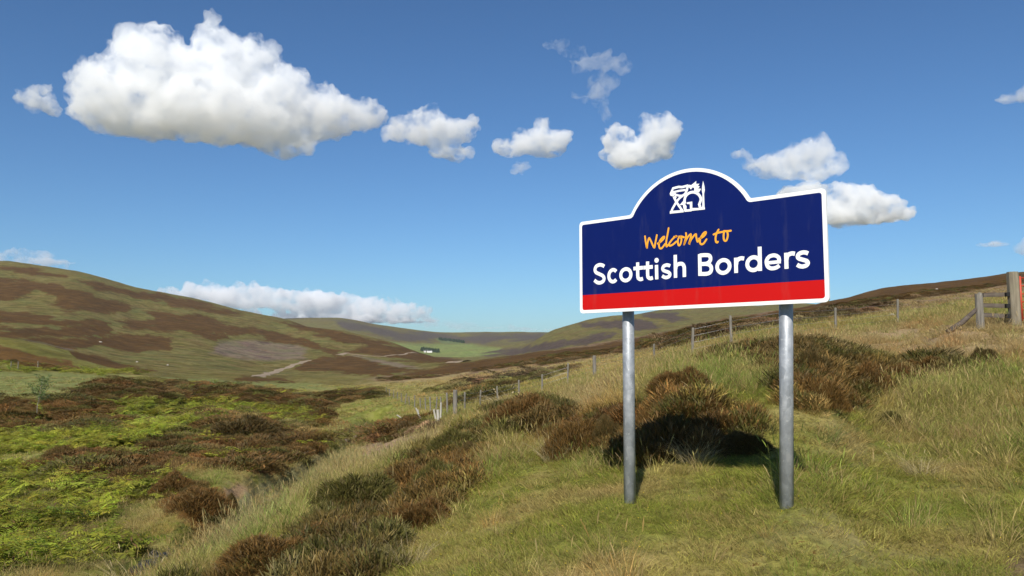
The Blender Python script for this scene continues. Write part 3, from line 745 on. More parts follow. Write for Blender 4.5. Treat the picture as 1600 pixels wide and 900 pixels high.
def fillet(pts, radii, seg=7):
    out = []
    n = len(pts)
    for i in range(n):
        p = Vector(pts[i]); r = radii[i]
        if r == 0: out.append(p); continue
        a = (Vector(pts[i - 1]) - p).normalized(); b = (Vector(pts[(i + 1) % n]) - p).normalized()
        ang = a.angle(b); t = r / math.tan(ang / 2)
        p0 = p + a * t; p1 = p + b * t
        for k in range(seg + 1):
            s = k / seg
            out.append(p0 * (1 - s) ** 2 + p * 2 * s * (1 - s) + p1 * s * s)
    return out

def board_outline(inset):
    """Outline of the board with its arched head, drawn in by inset."""
    w0, w1, h = inset, SW - inset, SH - inset
    R = .679 - inset; cs, ct = 1.184, .560
    xa = math.sqrt(R * R - (h - ct) ** 2)
    a0 = math.atan2(h - ct, xa)
    arc = [(cs + R * math.cos(t), ct + R * math.sin(t)) for t in np.linspace(a0, math.pi - a0, 61)]
    rc = max(.042 - inset * .5, .015)
    pts = [(w0, inset), (w1, inset), (w1, h)] + arc + [(w0, h)]
    rad_ = [rc, rc, rc, .030 + inset * .5] + [0] * (len(arc) - 2) + [.030 + inset * .5, rc]
    # soften the two re-entrant corners by hand
    arc2 = arc[3:-3]
    pts = [(w0, inset), (w1, inset), (w1, h), (arc[0][0] + .0, arc[0][1])] + arc2 + [(arc[-1][0], arc[-1][1]), (w0, h)]
    rad_ = [rc, rc, rc, .040 + inset * .4] + [0] * len(arc2) + [.040 + inset * .4, rc]
    return fillet(pts, rad_)

def plate(name, outline, y0, y1, mat, parent, bevel=0.0):
    """A flat plate: outline in board coordinates, from depth y0 (back) to y1 (front)."""
    bm = bmesh.new()
    vs = [bm.verts.new((p[0], -y1, p[1])) for p in outline]
    f = bm.faces.new(vs)
    if y1 > y0:
        vb = [bm.verts.new((p[0], -y0, p[1])) for p in outline]
        n = len(vs)
        for i in range(n): bm.faces.new((vs[i], vb[i], vb[(i + 1) % n], vs[(i + 1) % n]))
        bm.faces.new(vb[::-1])
    bm.normal_update()
    bmesh.ops.triangulate(bm, faces=[q for q in bm.faces if len(q.verts) > 4])
    bmesh.ops.recalc_face_normals(bm, faces=bm.faces) if y1 > y0 else None
    me = bpy.data.meshes.new(name); bm.to_mesh(me); bm.free(); me.materials.append(mat)
    return link(bpy.data.objects.new(name, me), parent)

def catmull(pts, k=7):
    P = [Vector((*p, 0)) for p in pts]
    if len(P) < 3: return [p.xy for p in P]
    out = []
    for i in range(len(P) - 1):
        a = P[i - 1] if i else P[0] * 2 - P[1]; b = P[i]; c = P[i + 1]; d = P[i + 2] if i + 2 < len(P) else P[-1] * 2 - P[-2]
        for s in range(k):
            t = s / k
            out.append((.5 * ((2 * b) + (c - a) * t + (2 * a - 5 * b + 4 * c - d) * t * t + (3 * b - a - 3 * c + d) * t ** 3)).xy)
    out.append(P[-1].xy)
    return out

_layer = [0]
def stroke(bm, pts, w, smooth=True, depth=None, close=False, taper=None, round_=False):
    """A flat ribbon of vinyl along a path in board coordinates."""
    c = catmull(pts) if smooth and not close else [Vector(p) for p in pts]
    if close and smooth:
        q = [Vector(p) for p in pts]
        cc = catmull([q[-1]] + q + [q[0], q[1]]); c = cc[7:-7 - 1 + 1]
        c = cc[7:-7]
    n = len(c); depth = depth if depth is not None else .0012 + .00025 * (_layer[0] % 8); _layer[0] += 1
    L, Rr = [], []
    for i in range(n):
        if close: a, b = c[(i - 1) % (n - 1)] if i == 0 else c[i - 1], c[(i + 1) % n] if i < n - 1 else c[1]
        else: a, b = c[max(i - 1, 0)], c[min(i + 1, n - 1)]
        d = (b - a).normalized(); nn = Vector((-d.y, d.x))
        ww = w / 2 * (1 if taper is None else taper[0] + (taper[1] - taper[0]) * i / (n - 1))
        # mitre at sharp corners
        if 0 < i < n - 1:
            d1 = (c[i] - c[i - 1]).normalized(); k = max(abs(d1.dot(d)), .6); ww = ww / k
        L.append(bm.verts.new((c[i].x + nn.x * ww, -depth, c[i].y + nn.y * ww)))
        Rr.append(bm.verts.new((c[i].x - nn.x * ww, -depth, c[i].y - nn.y * ww)))
    for i in range(n - 1):
        try: bm.faces.new((L[i], Rr[i], Rr[i + 1], L[i + 1]))
        except ValueError: pass
    if round_:
        for p in (c[0], c[-1]):
            disc(bm, p.x, p.y, w / 2 * .98, depth + .0001)

def disc(bm, x, y, r, depth=None, n=20, sx=1.0):
    depth = depth if depth is not None else .0016
    bm.faces.new([bm.verts.new((x + r * sx * math.cos(2 * math.pi * k / n), -depth, y + r * math.sin(2 * math.pi * k / n))) for k in range(n)])

def poly(bm, pts, depth=.0014):
    f = bm.faces.new([bm.verts.new((p[0], -depth, p[1])) for p in pts])
    f.normal_update()
    bmesh.ops.triangulate(bm, faces=[f])

def finish(bm, name, mat, parent):
    me = bpy.data.meshes.new(name); bm.to_mesh(me); bm.free(); me.materials.append(mat)
    return link(bpy.data.objects.new(name, me), parent)

def build_sign():
    root = empty('boundary_sign', (SO[0], SO[1], gz(SO[0], SO[1])), -SYAW)
    tag(root, 'navy and red welcome sign with arched top on two galvanised posts', 'sign')
    zb = SO[2] - root.location.z
    def child(o): o.location.z = zb; return o
    board = child(plate('sign_board', board_outline(0), -.022, 0, M_WHITE, root))
    bev = board.modifiers.new('b', 'BEVEL'); bev.width = .003; bev.segments = 2; bev.limit_method = 'ANGLE'; bev.angle_limit = rad(60)
    IN = .031; RB = .176
    # navy field and red band, butted end to end
    out = board_outline(IN)
    navy = [p for p in out if p[1] > RB]
    navy = navy + [Vector((IN, RB)), Vector((SW - IN, RB))]
    red = [p for p in out if p[1] < RB and p[1] < .3] 
    redl = [p for p in red if p[0] < 1]; redr = [p for p in red if p[0] > 1]
    red = redl + redr + [Vector((SW - IN, RB)), Vector((IN, RB))]
    child(plate('blue_field', navy, 0, .0008, M_NAVY, root))
    child(plate('red_band', red, 0, .0008, M_RED, root))
    # --- lettering
    Z1 = lambda X, Y: on_board(920 + X / 9.412, 390 + Y / 9.412)
    Z2 = lambda X, Y: on_board(1080 + X / 8.0, 375 + Y / 8.0)
    W = .0336
    def letter(Z, strokes, dots=(), w=W):
        bm = bmesh.new()
        for s in strokes:
            kw = {}
            if isinstance(s, dict): kw = {k: v for k, v in s.items() if k != 'p'}; s = s['p']
            stroke(bm, [Z(*q) for q in s], kw.pop('w', w), **kw)
        for (x, y, r) in dots:
            p = Z(x, y); disc(bm, p[0], p[1], r)
        child(finish(bm, 'letter', M_WHITE, root))
    def ring(cx, cy, rx, ry, sk, a0=0, a1=360, n=14):
        return [(cx + rx * math.cos(rad(a)), cy - ry * math.sin(rad(a)) + sk * rx * math.cos(rad(a))) for a in np.linspace(a0, a1, n)]
    S_ = lambda x, y, w_, h_, k: [(x + w_ * a, y + h_ * b + k * w_ * a) for a, b in
        [(.40, -.36), (.22, -.43), (-.02, -.45), (-.27, -.38), (-.37, -.22), (-.28, -.08), (0, .02), (.28, .12), (.38, .26), (.28, .40), (.02, .46), (-.22, .42), (-.42, .31)]]
    sk = -.085
    # "Scottish"
    letter(Z1, [S_(158, 355, 178, 290, sk * .7)])
    letter(Z1, [ring(358, 384, 62, 87, sk, 42, 318)])
    letter(Z1, [dict(p=ring(546, 370, 74, 85, sk, 0, 360, 19)[:-1], close=True)])
    for x, y in ((720, 0), (866, -13)):
        letter(Z1, [[(x, 188 + y), (x + 2, 385 + y), (x + 16, 425 + y), (x + 45, 437 + y), (x + 78, 426 + y)],
                    dict(p=[(x - 62, 280 + y), (x + 77, 266 + y)], smooth=False)])
    letter(Z1, [dict(p=[(998, 226), (1002, 437)], smooth=False)], [(998, 158, .0225)])
    letter(Z1, [S_(1140, 318, 142, 200, sk)], w=.031)
    letter(Z1, [dict(p=[(1272, 78), (1277, 414)], smooth=False), [(1277, 290), (1290, 235), (1330, 210), (1378, 212), (1402, 250), (1406, 300), (1407, 402)]])
    # "Borders"
    letter(Z2, [dict(p=[(107, 177), (112, 448)], smooth=False), [(107, 193), (180, 189), (226, 195), (243, 228), (232, 268), (190, 296), (110, 302)],
                [(110, 302), (195, 300), (240, 320), (254, 360), (240, 402), (196, 422), (112, 424)]])
    letter(Z2, [dict(p=ring(404, 331, 78, 80, sk, 0, 360, 19)[:-1], close=True)])
    letter(Z2, [dict(p=[(560, 222), (564, 412)], smooth=False), [(563, 310), (572, 262), (600, 236), (632, 228), (662, 232)]])
    letter(Z2, [dict(p=[(856, 84), (862, 386)], smooth=False), dict(p=ring(780, 296, 78, 80, sk, 0, 360, 19)[:-1], close=True)])
    letter(Z2, [dict(p=[(948, 287), (1020, 280), (1122, 271)], smooth=False, w=.027), [(1102, 268), (1094, 220), (1060, 196), (1020, 193), (975, 210), (946, 250), (944, 290), (958, 330), (990, 352), (1030, 354), (1070, 342), (1104, 318)]], w=.0315)
    letter(Z2, [dict(p=[(1188, 160), (1193, 360)], smooth=False), [(1192, 250), (1202, 202), (1232, 176), (1266, 168), (1298, 172)]])
    letter(Z2, [S_(1396, 243, 168, 192, sk)], w=.033)
    # --- handwritten "Welcome to"
    Z3 = lambda X, Y: on_board(1000 + X / 10.667, 345 + Y / 10.667)
    hand = [
        [[(84, 258), (96, 350), (116, 450), (126, 380), (150, 290), (180, 330), (236, 446), (256, 370), (282, 238)]],
        [[(296, 380), (345, 350), (395, 300), (408, 268), (380, 275), (335, 330), (318, 400), (330, 455), (365, 455), (420, 385)]],
        [[(478, 124), (462, 220), (440, 340), (442, 425), (470, 400)]],
        [[(570, 268), (610, 262), (590, 262), (530, 320), (488, 385), (500, 415), (550, 395), (610, 345)]],
        [[(735, 275), (680, 262), (645, 290), (632, 350), (645, 405), (670, 400), (690, 340), (690, 290), (655, 262)]],
        [[(768, 205), (772, 250), (755, 330), (738, 400), (760, 340), (800, 270), (845, 225), (850, 260), (820, 385), (850, 320), (900, 250), (935, 225), (940, 270), (960, 345), (985, 330)]],
        [[(985, 300), (1050, 270), (1095, 220), (1098, 188), (1060, 210), (1015, 280), (1000, 350), (1020, 390), (1060, 380), (1110, 310)]],
        [[(1312, 148), (1280, 210), (1262, 280), (1268, 345), (1288, 362), (1300, 350)], [(1228, 228), (1300, 200), (1400, 180)]],
        [[(1400, 172), (1460, 172), (1515, 165)], [(1405, 175), (1395, 240), (1400, 310), (1425, 335), (1450, 310), (1465, 240), (1455, 180)]],
    ]
    for g in hand:
        bm = bmesh.new()
        for s in g: stroke(bm, [Z3(*q) for q in s], .0165, round_=True)
        child(finish(bm, 'letter', M_ORANGE, root))
    # --- emblem: viaduct arch, crossed hills, thistle head and spire
    Z4 = lambda X, Y: on_board(1040 + X / 14.06, 276 + Y / 14.06)
    bm = bmesh.new()
    def es(pts, w, **k): stroke(bm, [Z4(*q) for q in pts], w, smooth=k.pop('smooth', False), **k)
    def ep(pts, d=.0014): poly(bm, [Z4(*q) for q in pts], d)
    es([(120, 800), (150, 710), (190, 640), (236, 560), (300, 480), (360, 430), (430, 380), (470, 300), (490, 200)], .021)
    es([(180, 440), (240, 560), (310, 660), (385, 770)], .021)
    ep([(96, 815), (100, 755), (385, 735), (408, 782)], .0034)
    es([(150, 262), (290, 226), (360, 232), (500, 196)], .021)
    ep([(96, 370), (150, 250), (185, 255), (170, 320), (205, 345), (200, 410), (170, 440), (105, 415)], .0035)
    es([(160, 345), (300, 312), (445, 292)], .018)
    es([(215, 395), (300, 420), (370, 420)], .018)
    es([(200, 330), (230, 470)], .014)
    ep([(490, 185), (530, 180), (565, 190), (640, 130), (678, 96), (676, 160), (748, 158), (712, 204), (760, 216), (716, 262), (786, 268), (738, 345), (690, 350), (635, 330), (632, 250), (600, 235), (560, 285), (520, 235), (498, 250)], .0036)
    es([(420, 590), (420, 500), (450, 420), (520, 360), (610, 340), (700, 370), (760, 440), (775, 510), (745, 600)], .024, smooth=True)
    es([(735, 590), (765, 690), (800, 700)], .024)
    ep([(310, 628), (395, 530), (440, 560), (440, 620), (465, 650), (462, 720), (570, 715), (575, 762), (420, 775), (395, 690), (385, 622)], .0037)
    ep([(462, 570), (590, 548), (592, 690), (700, 690), (868, 680), (868, 722), (570, 752), (540, 740), (538, 608), (470, 600)], .0038)
    ep([(828, 95), (858, 210), (866, 300), (850, 380), (862, 690), (810, 690), (815, 380), (800, 300), (808, 210)], .0039)
    ep([(815, 690), (770, 600), (792, 640), (815, 680)], .0033)
    child(finish(bm, 'emblem', M_WHITE, root))
    # --- posts, rails and clips behind the board
    for along, sl in ((.468, .015), (2.018, .075)):
        r = .055; yb = .022 + .062 + r
        px_ = SO + SR * along - SN * yb
        zg = gz(px_[0], px_[1]) - root.location.z
        m = MB(); m.tube([(along - sl, yb, zg - .4), (along, yb, zb + .80)], r, 40)
        p = m.build('post', M_GALV, root, True)
        for pl in p.data.polygons: pl.use_smooth = len(pl.vertices) == 4
        c = MB(); c.tube([(along, yb, zb + .80), (along, yb, zb + .812)], [r + .003, r + .001], 32); cp = c.build('post_cap', M_ALU, p)
        for h in (.18, .68):
            m = MB(); m.tube([(along, yb, zb + h - .016), (along, yb, zb + h + .016)], r + .004, 24); m.build('clip', M_ALU, p)
    for h in (.18, .68):
        m = MB(); m.box((SW / 2, .022 + .031, zb + h), (SW - .2, .060, .045)); m.build('stiffening_rail', M_ALU, root)
build_sign()
# ------------------------------------------------------------------ plants
def m_leafy(name, straw=(.30, .235, .11), straw_amt=.5, second=None, trans=.35, obj_col=None):
    """Blade material: the point's own colour, varied blade by blade, some of them dried to straw."""
    t = NT(name)
    if obj_col is None:
        base = t.node('ShaderNodeAttribute', attribute_name='tint', attribute_type='INSTANCER').outputs['Color']
    else:
        rgb = t.node('ShaderNodeRGB'); rgb.outputs[0].default_value = (*obj_col, 1); base = rgb.outputs[0]
    v = t.node('ShaderNodeAttribute', attribute_name='v').outputs['Fac']
    br = t.math('MULTIPLY_ADD', v, .9, .55)
    c = t.mix(1.0, base, br, 'MULTIPLY')
    if second is not None:
        f = t.ramp(t.node('ShaderNodeAttribute', attribute_name='w').outputs['Fac'], [(.35, 0.0), (.65, 1.0)])
        c = t.mix(t.math('MULTIPLY', f, .5), c, second)
    s = t.ramp(t.node('ShaderNodeAttribute', attribute_name='s').outputs['Fac'], [(1 - straw_amt - .05, 0.0), (1 - straw_amt + .05, 1.0)])
    c = t.mix(s, c, straw)
    p = t.principled(c, .62, .22)
    tr = t.n.new('ShaderNodeBsdfTranslucent'); t.l.new(c, tr.inputs[0])
    mx = t.n.new('ShaderNodeMixShader'); mx.inputs[0].default_value = trans
    t.l.new(p.outputs[0], mx.inputs[1]); t.l.new(tr.outputs[0], mx.inputs[2]); t.l.new(mx.outputs[0], t.out.inputs['Surface'])
    return t.m

M_GRASS = m_leafy('grass_blades', straw=(.34, .25, .085), straw_amt=.26)
M_LONG = m_leafy('long_grass_blades', straw_amt=.38, straw=(.42, .31, .13))
M_HEATHER = m_leafy('heather_sprigs', straw=(.16, .11, .05), straw_amt=.08, second=(.045, .052, .014), trans=.15)
M_BRACKEN = m_leafy('bracken_fronds', straw=(.20, .12, .05), straw_amt=.08, trans=.5)
BUSH_MATS = {'brown': m_leafy('brown_heather', straw=(.16, .11, .045), straw_amt=.1, second=(.058, .055, .014), trans=.15, obj_col=(.165, .082, .022)),
             'russet': m_leafy('russet_heather', straw=(.17, .11, .05), straw_amt=.1, second=(.055, .052, .016), trans=.15, obj_col=(.180, .095, .024)),
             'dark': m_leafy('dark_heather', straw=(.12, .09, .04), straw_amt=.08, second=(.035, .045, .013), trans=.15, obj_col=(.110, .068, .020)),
             'green': m_leafy('green_heather', straw=(.16, .12, .05), straw_amt=.12, second=(.060, .070, .018), trans=.2, obj_col=(.125, .108, .024))}

def ribbons(rg, n, base, direc, length, width, seg=3, droop=.5, tip=.0):
    """n curved blades as one mesh; returns V, F and per-vertex blade numbers."""
    V = np.zeros((n, seg + 1, 2, 3)); 
    side = np.cross(direc, rg.normal(size=(n, 3))); side /= np.linalg.norm(side, axis=1)[:, None] + 1e-9
    side[:, 2] *= .3
    hor = direc.copy(); hor[:, 2] = 0
    for k in range(seg + 1):
        t = k / seg
        c = base + direc * (length * t)[:, None] + hor * (droop * length * t * t)[:, None]
        c[:, 2] -= droop * .35 * length * t ** 3
        ww = width * ((1 - t) * .9 + .1 if tip == 0 else (1 - (2 * t - 1) ** 2 * .6))
        V[:, k, 0] = c - side * (ww / 2)[:, None]; V[:, k, 1] = c + side * (ww / 2)[:, None]
    idx = np.arange(n * (seg + 1) * 2).reshape(n, seg + 1, 2)
    F = np.stack([idx[:, :-1, 0], idx[:, :-1, 1], idx[:, 1:, 1], idx[:, 1:, 0]], -1).reshape(-1, 4)
    return V.reshape(-1, 3), F, np.repeat(np.arange(n), (seg + 1) * 2)

def plant_mesh(name, parts, mat, rg):
    Vs, Fs, B = [], [], []; n = 0; nb = 0
    for V, F, b in parts:
        Vs.append(V); Fs.append(F + n); B.append(b + nb); n += len(V); nb += b.max() + 1
    me = fast_mesh(name, np.concatenate(Vs), np.concatenate(Fs), mat)
    b = np.concatenate(B)
    for nm in ('v', 'w', 's'):
        at = me.attributes.new(nm, 'FLOAT', 'POINT'); at.data.foreach_set('value', rg.random(nb)[b].astype(np.float32))
    return me

def tuft(name, n, r, h0, h1, w, spread, mat, seed, seg=3, droop=.5, heads=0):
    rg = np.random.default_rng(seed)
    a = rg.random(n) * 6.283; q = np.sqrt(rg.random(n)) * r
    base = np.stack([np.cos(a) * q, np.sin(a) * q, np.full(n, -.02)], 1)
    a2 = a + rg.normal(0, .9, n); s = spread * (.3 + rg.random(n))
    d = np.stack([np.cos(a2) * s, np.sin(a2) * s, np.ones(n)], 1); d /= np.linalg.norm(d, axis=1)[:, None]
    L = rg.uniform(h0, h1, n)
    parts = [ribbons(rg, n, base, d, L, w * rg.uniform(.7, 1.3, n), seg, droop)]
    if heads:
        k = heads
        V, F, b = ribbons(rg, k, base[:k], d[:k] * [.7, .7, 1], L[:k] * 1.35, np.full(k, w * .45), 3, droop * .5)
        parts.append((V, F, b))
        tipc = V.reshape(k, 4, 2, 3)[:, 3].mean(1); dd = d[:k] * [.9, .9, 1]
        parts.append(ribbons(rg, k, tipc - dd * .06, dd, np.full(k, .11) * rg.uniform(.7, 1.2, k), np.full(k, w * 1.5), 2, .3, 1))
    return plant_mesh(name, parts, mat, rg)

def heather_mesh(name, n, r, h, w, mat, seed, l0=.3, l1=.55):
    """A cushion of upright leafy sprigs over a lumpy dome."""
    rg = np.random.default_rng(seed)
    a = rg.random(n) * 6.283; q = np.sqrt(rg.random(n)) * r
    x, y = np.cos(a) * q, np.sin(a) * q
    prof = np.sqrt(np.clip(1 - (q / r) ** 2 * .92, 0, 1))
    bump = 1 + .35 * fbm(x / r * 1.7 + seed, y / r * 1.7, 2, seed)
    H = h * prof * bump
    L = rg.uniform(l0, l1, n) * h
    z = np.maximum(H - L * rg.uniform(.55, 1.3, n), -.03)
    base = np.stack([x, y, z], 1)
    d = np.stack([x / r * .75 + rg.normal(0, .42, n), y / r * .75 + rg.normal(0, .42, n), np.full(n, .9)], 1); d /= np.linalg.norm(d, axis=1)[:, None]
    return plant_mesh(name, [ribbons(rg, n, base, d, L, w * rg.uniform(.6, 1.3, n), 2, .15, 1)], mat, rg)

def bracken_mesh(name, nf, mat, seed, size=.7):
    rg = np.random.default_rng(seed)
    Vs, Fs, B = [], [], []; n = 0; nb = 0
    for f in range(nf):
        az = 6.283 * (f + rg.random()) / nf; L = size * rg.uniform(.7, 1.15)
        o = np.array([math.cos(az), math.sin(az), 0]); sd = np.array([-o[1], o[0], 0])
        K = 11
        for k in range(K):
            t = (k + 1.5) / (K + 1)
            c = o * L * (.12 + .75 * t ** 1.3) + np.array([0, 0, L * (.25 + .95 * t - .62 * t * t)])
            pl = L * .36 * (1 - t) ** .8 + .03
            tang = o * .8 + np.array([0, 0, .35 - .9 * t])
            for sg in (-1, 1):
                e = c + sd * sg * pl + tang * pl * .25 + np.array([0, 0, -pl * .18 + rg.normal(0, .015)])
                wv = tang * (L * .040)
                m = (c + e) / 2
                V = np.array([c - wv * .6, m - wv, e, m + wv * .9]); Vs.append(V); Fs.append(np.array([[0, 1, 2, 3]]) + n); n += 4
                B.append(np.full(4, nb))
            nb += 1
    me = fast_mesh(name, np.concatenate(Vs), np.concatenate(Fs), mat)
    b = np.concatenate(B)
    for nm in ('v', 'w', 's'):
        at = me.attributes.new(nm, 'FLOAT', 'POINT'); at.data.foreach_set('value', rg.random(nb)[b].astype(np.float32))
    return me

def gn_scatter(name, label, mesh_list, P, scl, tint, rg, tilt=.12, flat_z=None):
    """One object: points carrying size, turn and tint, a plant instanced on each."""
    n = len(P)
    me = bpy.data.meshes.new(name); me.vertices.add(n); me.vertices.foreach_set('co', P.astype(np.float32).ravel())
    rot = np.stack([rg.normal(0, tilt, n), rg.normal(0, tilt, n), rg.random(n) * 6.283], 1)
    def att(nm, ty, arr, key): 
        a = me.attributes.new(nm, ty, 'POINT'); a.data.foreach_set(key, np.ascontiguousarray(arr, dtype=np.float32 if ty != 'INT' else np.int32).ravel())
    att('turn', 'FLOAT_VECTOR', rot, 'vector')
    att('size', 'FLOAT_VECTOR', scl if scl.ndim == 2 else np.repeat(scl[:, None], 3, 1), 'vector')
    att('tint', 'FLOAT_COLOR', np.concatenate([tint, np.ones((n, 1))], 1), 'color')
    kk = rg.integers(0, len(mesh_list), n); att('kind_no', 'INT', kk, 'value')
    ob = link(bpy.data.objects.new(name, me))
    ng = bpy.data.node_groups.new(name + '_nodes', 'GeometryNodeTree')
    ng.interface.new_socket('Geometry', in_out='INPUT', socket_type='NodeSocketGeometry')
    ng.interface.new_socket('Geometry', in_out='OUTPUT', socket_type='NodeSocketGeometry')
    N, L = ng.nodes, ng.links
    gi, go = N.new('NodeGroupInput'), N.new('NodeGroupOutput')
    join = N.new('GeometryNodeJoinGeometry')
    def named(nm, ty):
        a = N.new('GeometryNodeInputNamedAttribute'); a.data_type = ty; a.inputs['Name'].default_value = nm
        return [s for s in a.outputs if s.enabled and s.name == 'Attribute'][0]
    for k, m in enumerate(mesh_list):
        src = bpy.data.objects.new(m.name, m)
        oi = N.new('GeometryNodeObjectInfo'); oi.inputs['Object'].default_value = src; oi.inputs['As Instance'].default_value = True
        cmp = N.new('FunctionNodeCompare'); cmp.data_type = 'INT'; cmp.operation = 'EQUAL'
        L.new(named('kind_no', 'INT'), cmp.inputs[2]); cmp.inputs[3].default_value = k
        ip = N.new('GeometryNodeInstanceOnPoints')
        L.new(gi.outputs[0], ip.inputs['Points']); L.new(cmp.outputs[0], ip.inputs['Selection']); L.new(oi.outputs['Geometry'], ip.inputs['Instance'])
        L.new(named('turn', 'FLOAT_VECTOR'), ip.inputs['Rotation']); L.new(named('size', 'FLOAT_VECTOR'), ip.inputs['Scale'])
        L.new(ip.outputs[0], join.inputs[0])
    L.new(join.outputs[0], go.inputs[0])
    md = ob.modifiers.new('scatter', 'NODES'); md.node_group = ng
    return tag(ob, label, kind='stuff')

def sector(rg, r0, r1, density, grow=1.0):
    """Random points over the ground in view (and a little to either side), between two distances."""
    half = rad(39)
    n = int(half * (r1 * r1 - r0 * r0) * density)
    a = rg.uniform(-half, half, n); r = np.sqrt(rg.uniform(r0 * r0, r1 * r1, n))
    return np.sin(a) * r, np.cos(a) * r

def in_sight(x, y, z, lo=-70, hi=1670, down=960, lift=.5, seed=0):
    """Drop ground that no lens near the lay-by could see: well below the frame or far behind a crest."""
    px, py = project(x, y, z + lift)
    ok = (px > lo) & (px < hi) & (py < down + 60)
    # sample the ground between eye and point
    vis = np.ones(len(x), bool)
    for t in np.linspace(.25, .97, 16):
        vis &= (EYE + 1.2 + (z + lift - EYE - 1.2) * t) > height(x * t, y * t) - .25
    return ok & vis

def build_plants():
    rg = np.random.default_rng(42)
    short = [tuft(f'short_grass_tuft', 60, .13, .045, .13, .0050, .8, M_GRASS, s, 2, .7) for s in (1, 2, 3)]
    longg = [tuft(f'long_grass_tuft', 60, .11, .14, .38, .0062, .62, M_LONG, s, 3, .55, heads=h) for s, h in ((4, 7), (5, 3), (6, 10))]
    coarse = [tuft(f'coarse_grass_clump', 60, .42, .14, .38, .028, .6, M_LONG, s, 2, .5) for s in (7, 8)]
    heath = [heather_mesh(f'heather_cushion', 520, .26, .24, .0105, M_HEATHER, s) for s in (9, 10, 11)]
    heathc = [heather_mesh(f'heather_cushion_far', 900, .55, .40, .016, M_HEATHER, s, .14, .30) for s in (12, 13)]
    brack = [bracken_mesh(f'bracken_plant', nf, M_BRACKEN, s) for nf, s in ((6, 14), (7, 15), (5, 16))]

    def scatter(name, label, meshes, bands, keep, tintf, sc, tilt=.12):
        PP, SS, TT = [], [], []
        for r0, r1, dens, grow in bands:
            x, y = sector(rg, r0, r1, dens)
            z = height(x, y)
            ok = in_sight(x, y, z); x, y, z = x[ok], y[ok], z[ok]
            col, hw, bw, dry = cover(x, y, z)
            k = keep(x, y, np.hypot(x, y), hw, bw, dry, rg.random(len(x)), col)
            x, y, z, col, dry = x[k], y[k], z[k], col[k], dry[k]
            PP.append(np.stack([x, y, z - .01], 1))
            s = grow * rg.uniform(*sc, len(x)) * (1 + .35 * fbm(x / 1.8, y / 1.8, 2, 91))
            s = s * (1 - .35 * (burn_dist(x, y) < 2.6)) if 'grass' in name else s
            SS.append(np.stack([s * 1.0, s * 1.0, s * rg.uniform(.8, 1.15, len(x)) / grow ** .62], 1))
            TT.append(tintf(col, dry, rg, x, y))
        P, S, T = np.concatenate(PP), np.concatenate(SS), np.concatenate(TT)
        print('STUFF', name, len(P))
        gn_scatter(name, label, meshes, P, S, T, rg, tilt)

    def t_grass(col, dry, rg, x, y):
        f = np.clip(1.0 + .30 * fbm(x / .6, y / .6, 3, 101) + rg.normal(0, .12, len(x)), .5, 1.7)[:, None]
        g = np.array([.155, .180, .024])[None]
        pv = fbm(x / 1.1 + 5, y / 1.1, 3, 107)[:, None]
        g = np.where(pv > .28, np.array([[.11, .165, .018]]), np.where(pv < -.20, np.array([[.29, .215, .09]]), g))
        return (col * .6 + g * .4) * f * 1.5 * np.array([[1.04, 1, 1]])
    def t_long(col, dry, rg, x, y):
        f = np.clip(1.0 + rg.normal(0, .18, len(x)), .5, 1.7)[:, None]
        mixf = np.clip(rg.normal(.50, .3, len(x)) + (dry - .3) * .9, 0, 1)[:, None]
        pv = fbm(x / 2.4 + 3, y / 2.4, 3, 109)[:, None]
        f = f * np.where(pv > .25, np.array([[.75, 1.02, .7]]), np.where(pv < -.30, np.array([[1.12, .90, .8]]), 1.0))
        return (col * .55 + (np.array(TAN)[None] * mixf + np.array([.150, .152, .034])[None] * (1 - mixf)) * .45) * f * 1.5
    def t_heath(col, dry, rg, x, y):
        f = np.clip(1.0 + .5 * fbm(x / 2.2, y / 2.2, 3, 111) + rg.normal(0, .2, len(x)), .4, 1.9)[:, None]
        c = col * f
        c[:, 0] *= np.clip(1 + .35 * fbm(x / 5, y / 5, 2, 121), .7, 1.5)
        gr = (rg.random(len(x)) < .22)[:, None]
        return np.where(gr, np.array([[.125, .112, .024]]) * f, c * 1.6)
    def t_brack(col, dry, rg, x, y):
        f = np.clip(1.0 + .45 * fbm(x / 3, y / 3, 3, 131) + rg.normal(0, .2, len(x)), .4, 1.8)[:, None] * (1 + rg.normal(0, .08, (len(x), 3)))
        return (np.array(BRACK)[None] * .95 + col * .1) * f * 1.85

    px_of = lambda x, y: project(x, y, height(x, y))
    def k_short(x, y, r, hw, bw, dry, u, col):
        soil = col[:, 0] / (col[:, 1] + 1e-6) > 1.42
        return (hw < .45) & (bw < .5) & (u < np.where(soil, .25, 1.0))
    scatter('grass', 'short mown-looking green and straw grass covering the verge round the sign posts', short,
            [(3.6, 9, 150, 1.0), (9, 15, 75, 1.35), (15, 30, 22, 2.1)], k_short, t_grass, (.7, 1.25))
    def k_long(x, y, r, hw, bw, dry, u, col):
        n = fbm(x / 1.6, y / 1.6, 3, 141); n2 = fbm(x / 5, y / 5, 2, 143)
        lawn = sm(9.5, 14, r + 3.0 * n2)                      # the verge by the lay-by is short
        dens = np.clip(.03 + .30 * n + .9 * lawn, .01, 1)
        dens = np.where(col[:, 0] / (col[:, 1] + 1e-6) > 1.42, .02, dens)
        return ((bw < .6) | (fbm(x / 4, y / 4, 3, 161) < -.05)) & (u < dens * np.where(hw > .2, .50, 1))
    scatter('long_grass', 'long tawny and green moor grass with seed heads on the bank', longg,
            [(3.6, 9, 34, .8), (9, 18, 48, 1.0), (18, 32, 24, 1.15), (32, 55, 9.0, 1.6)], k_long, t_long, (.65, 1.2))
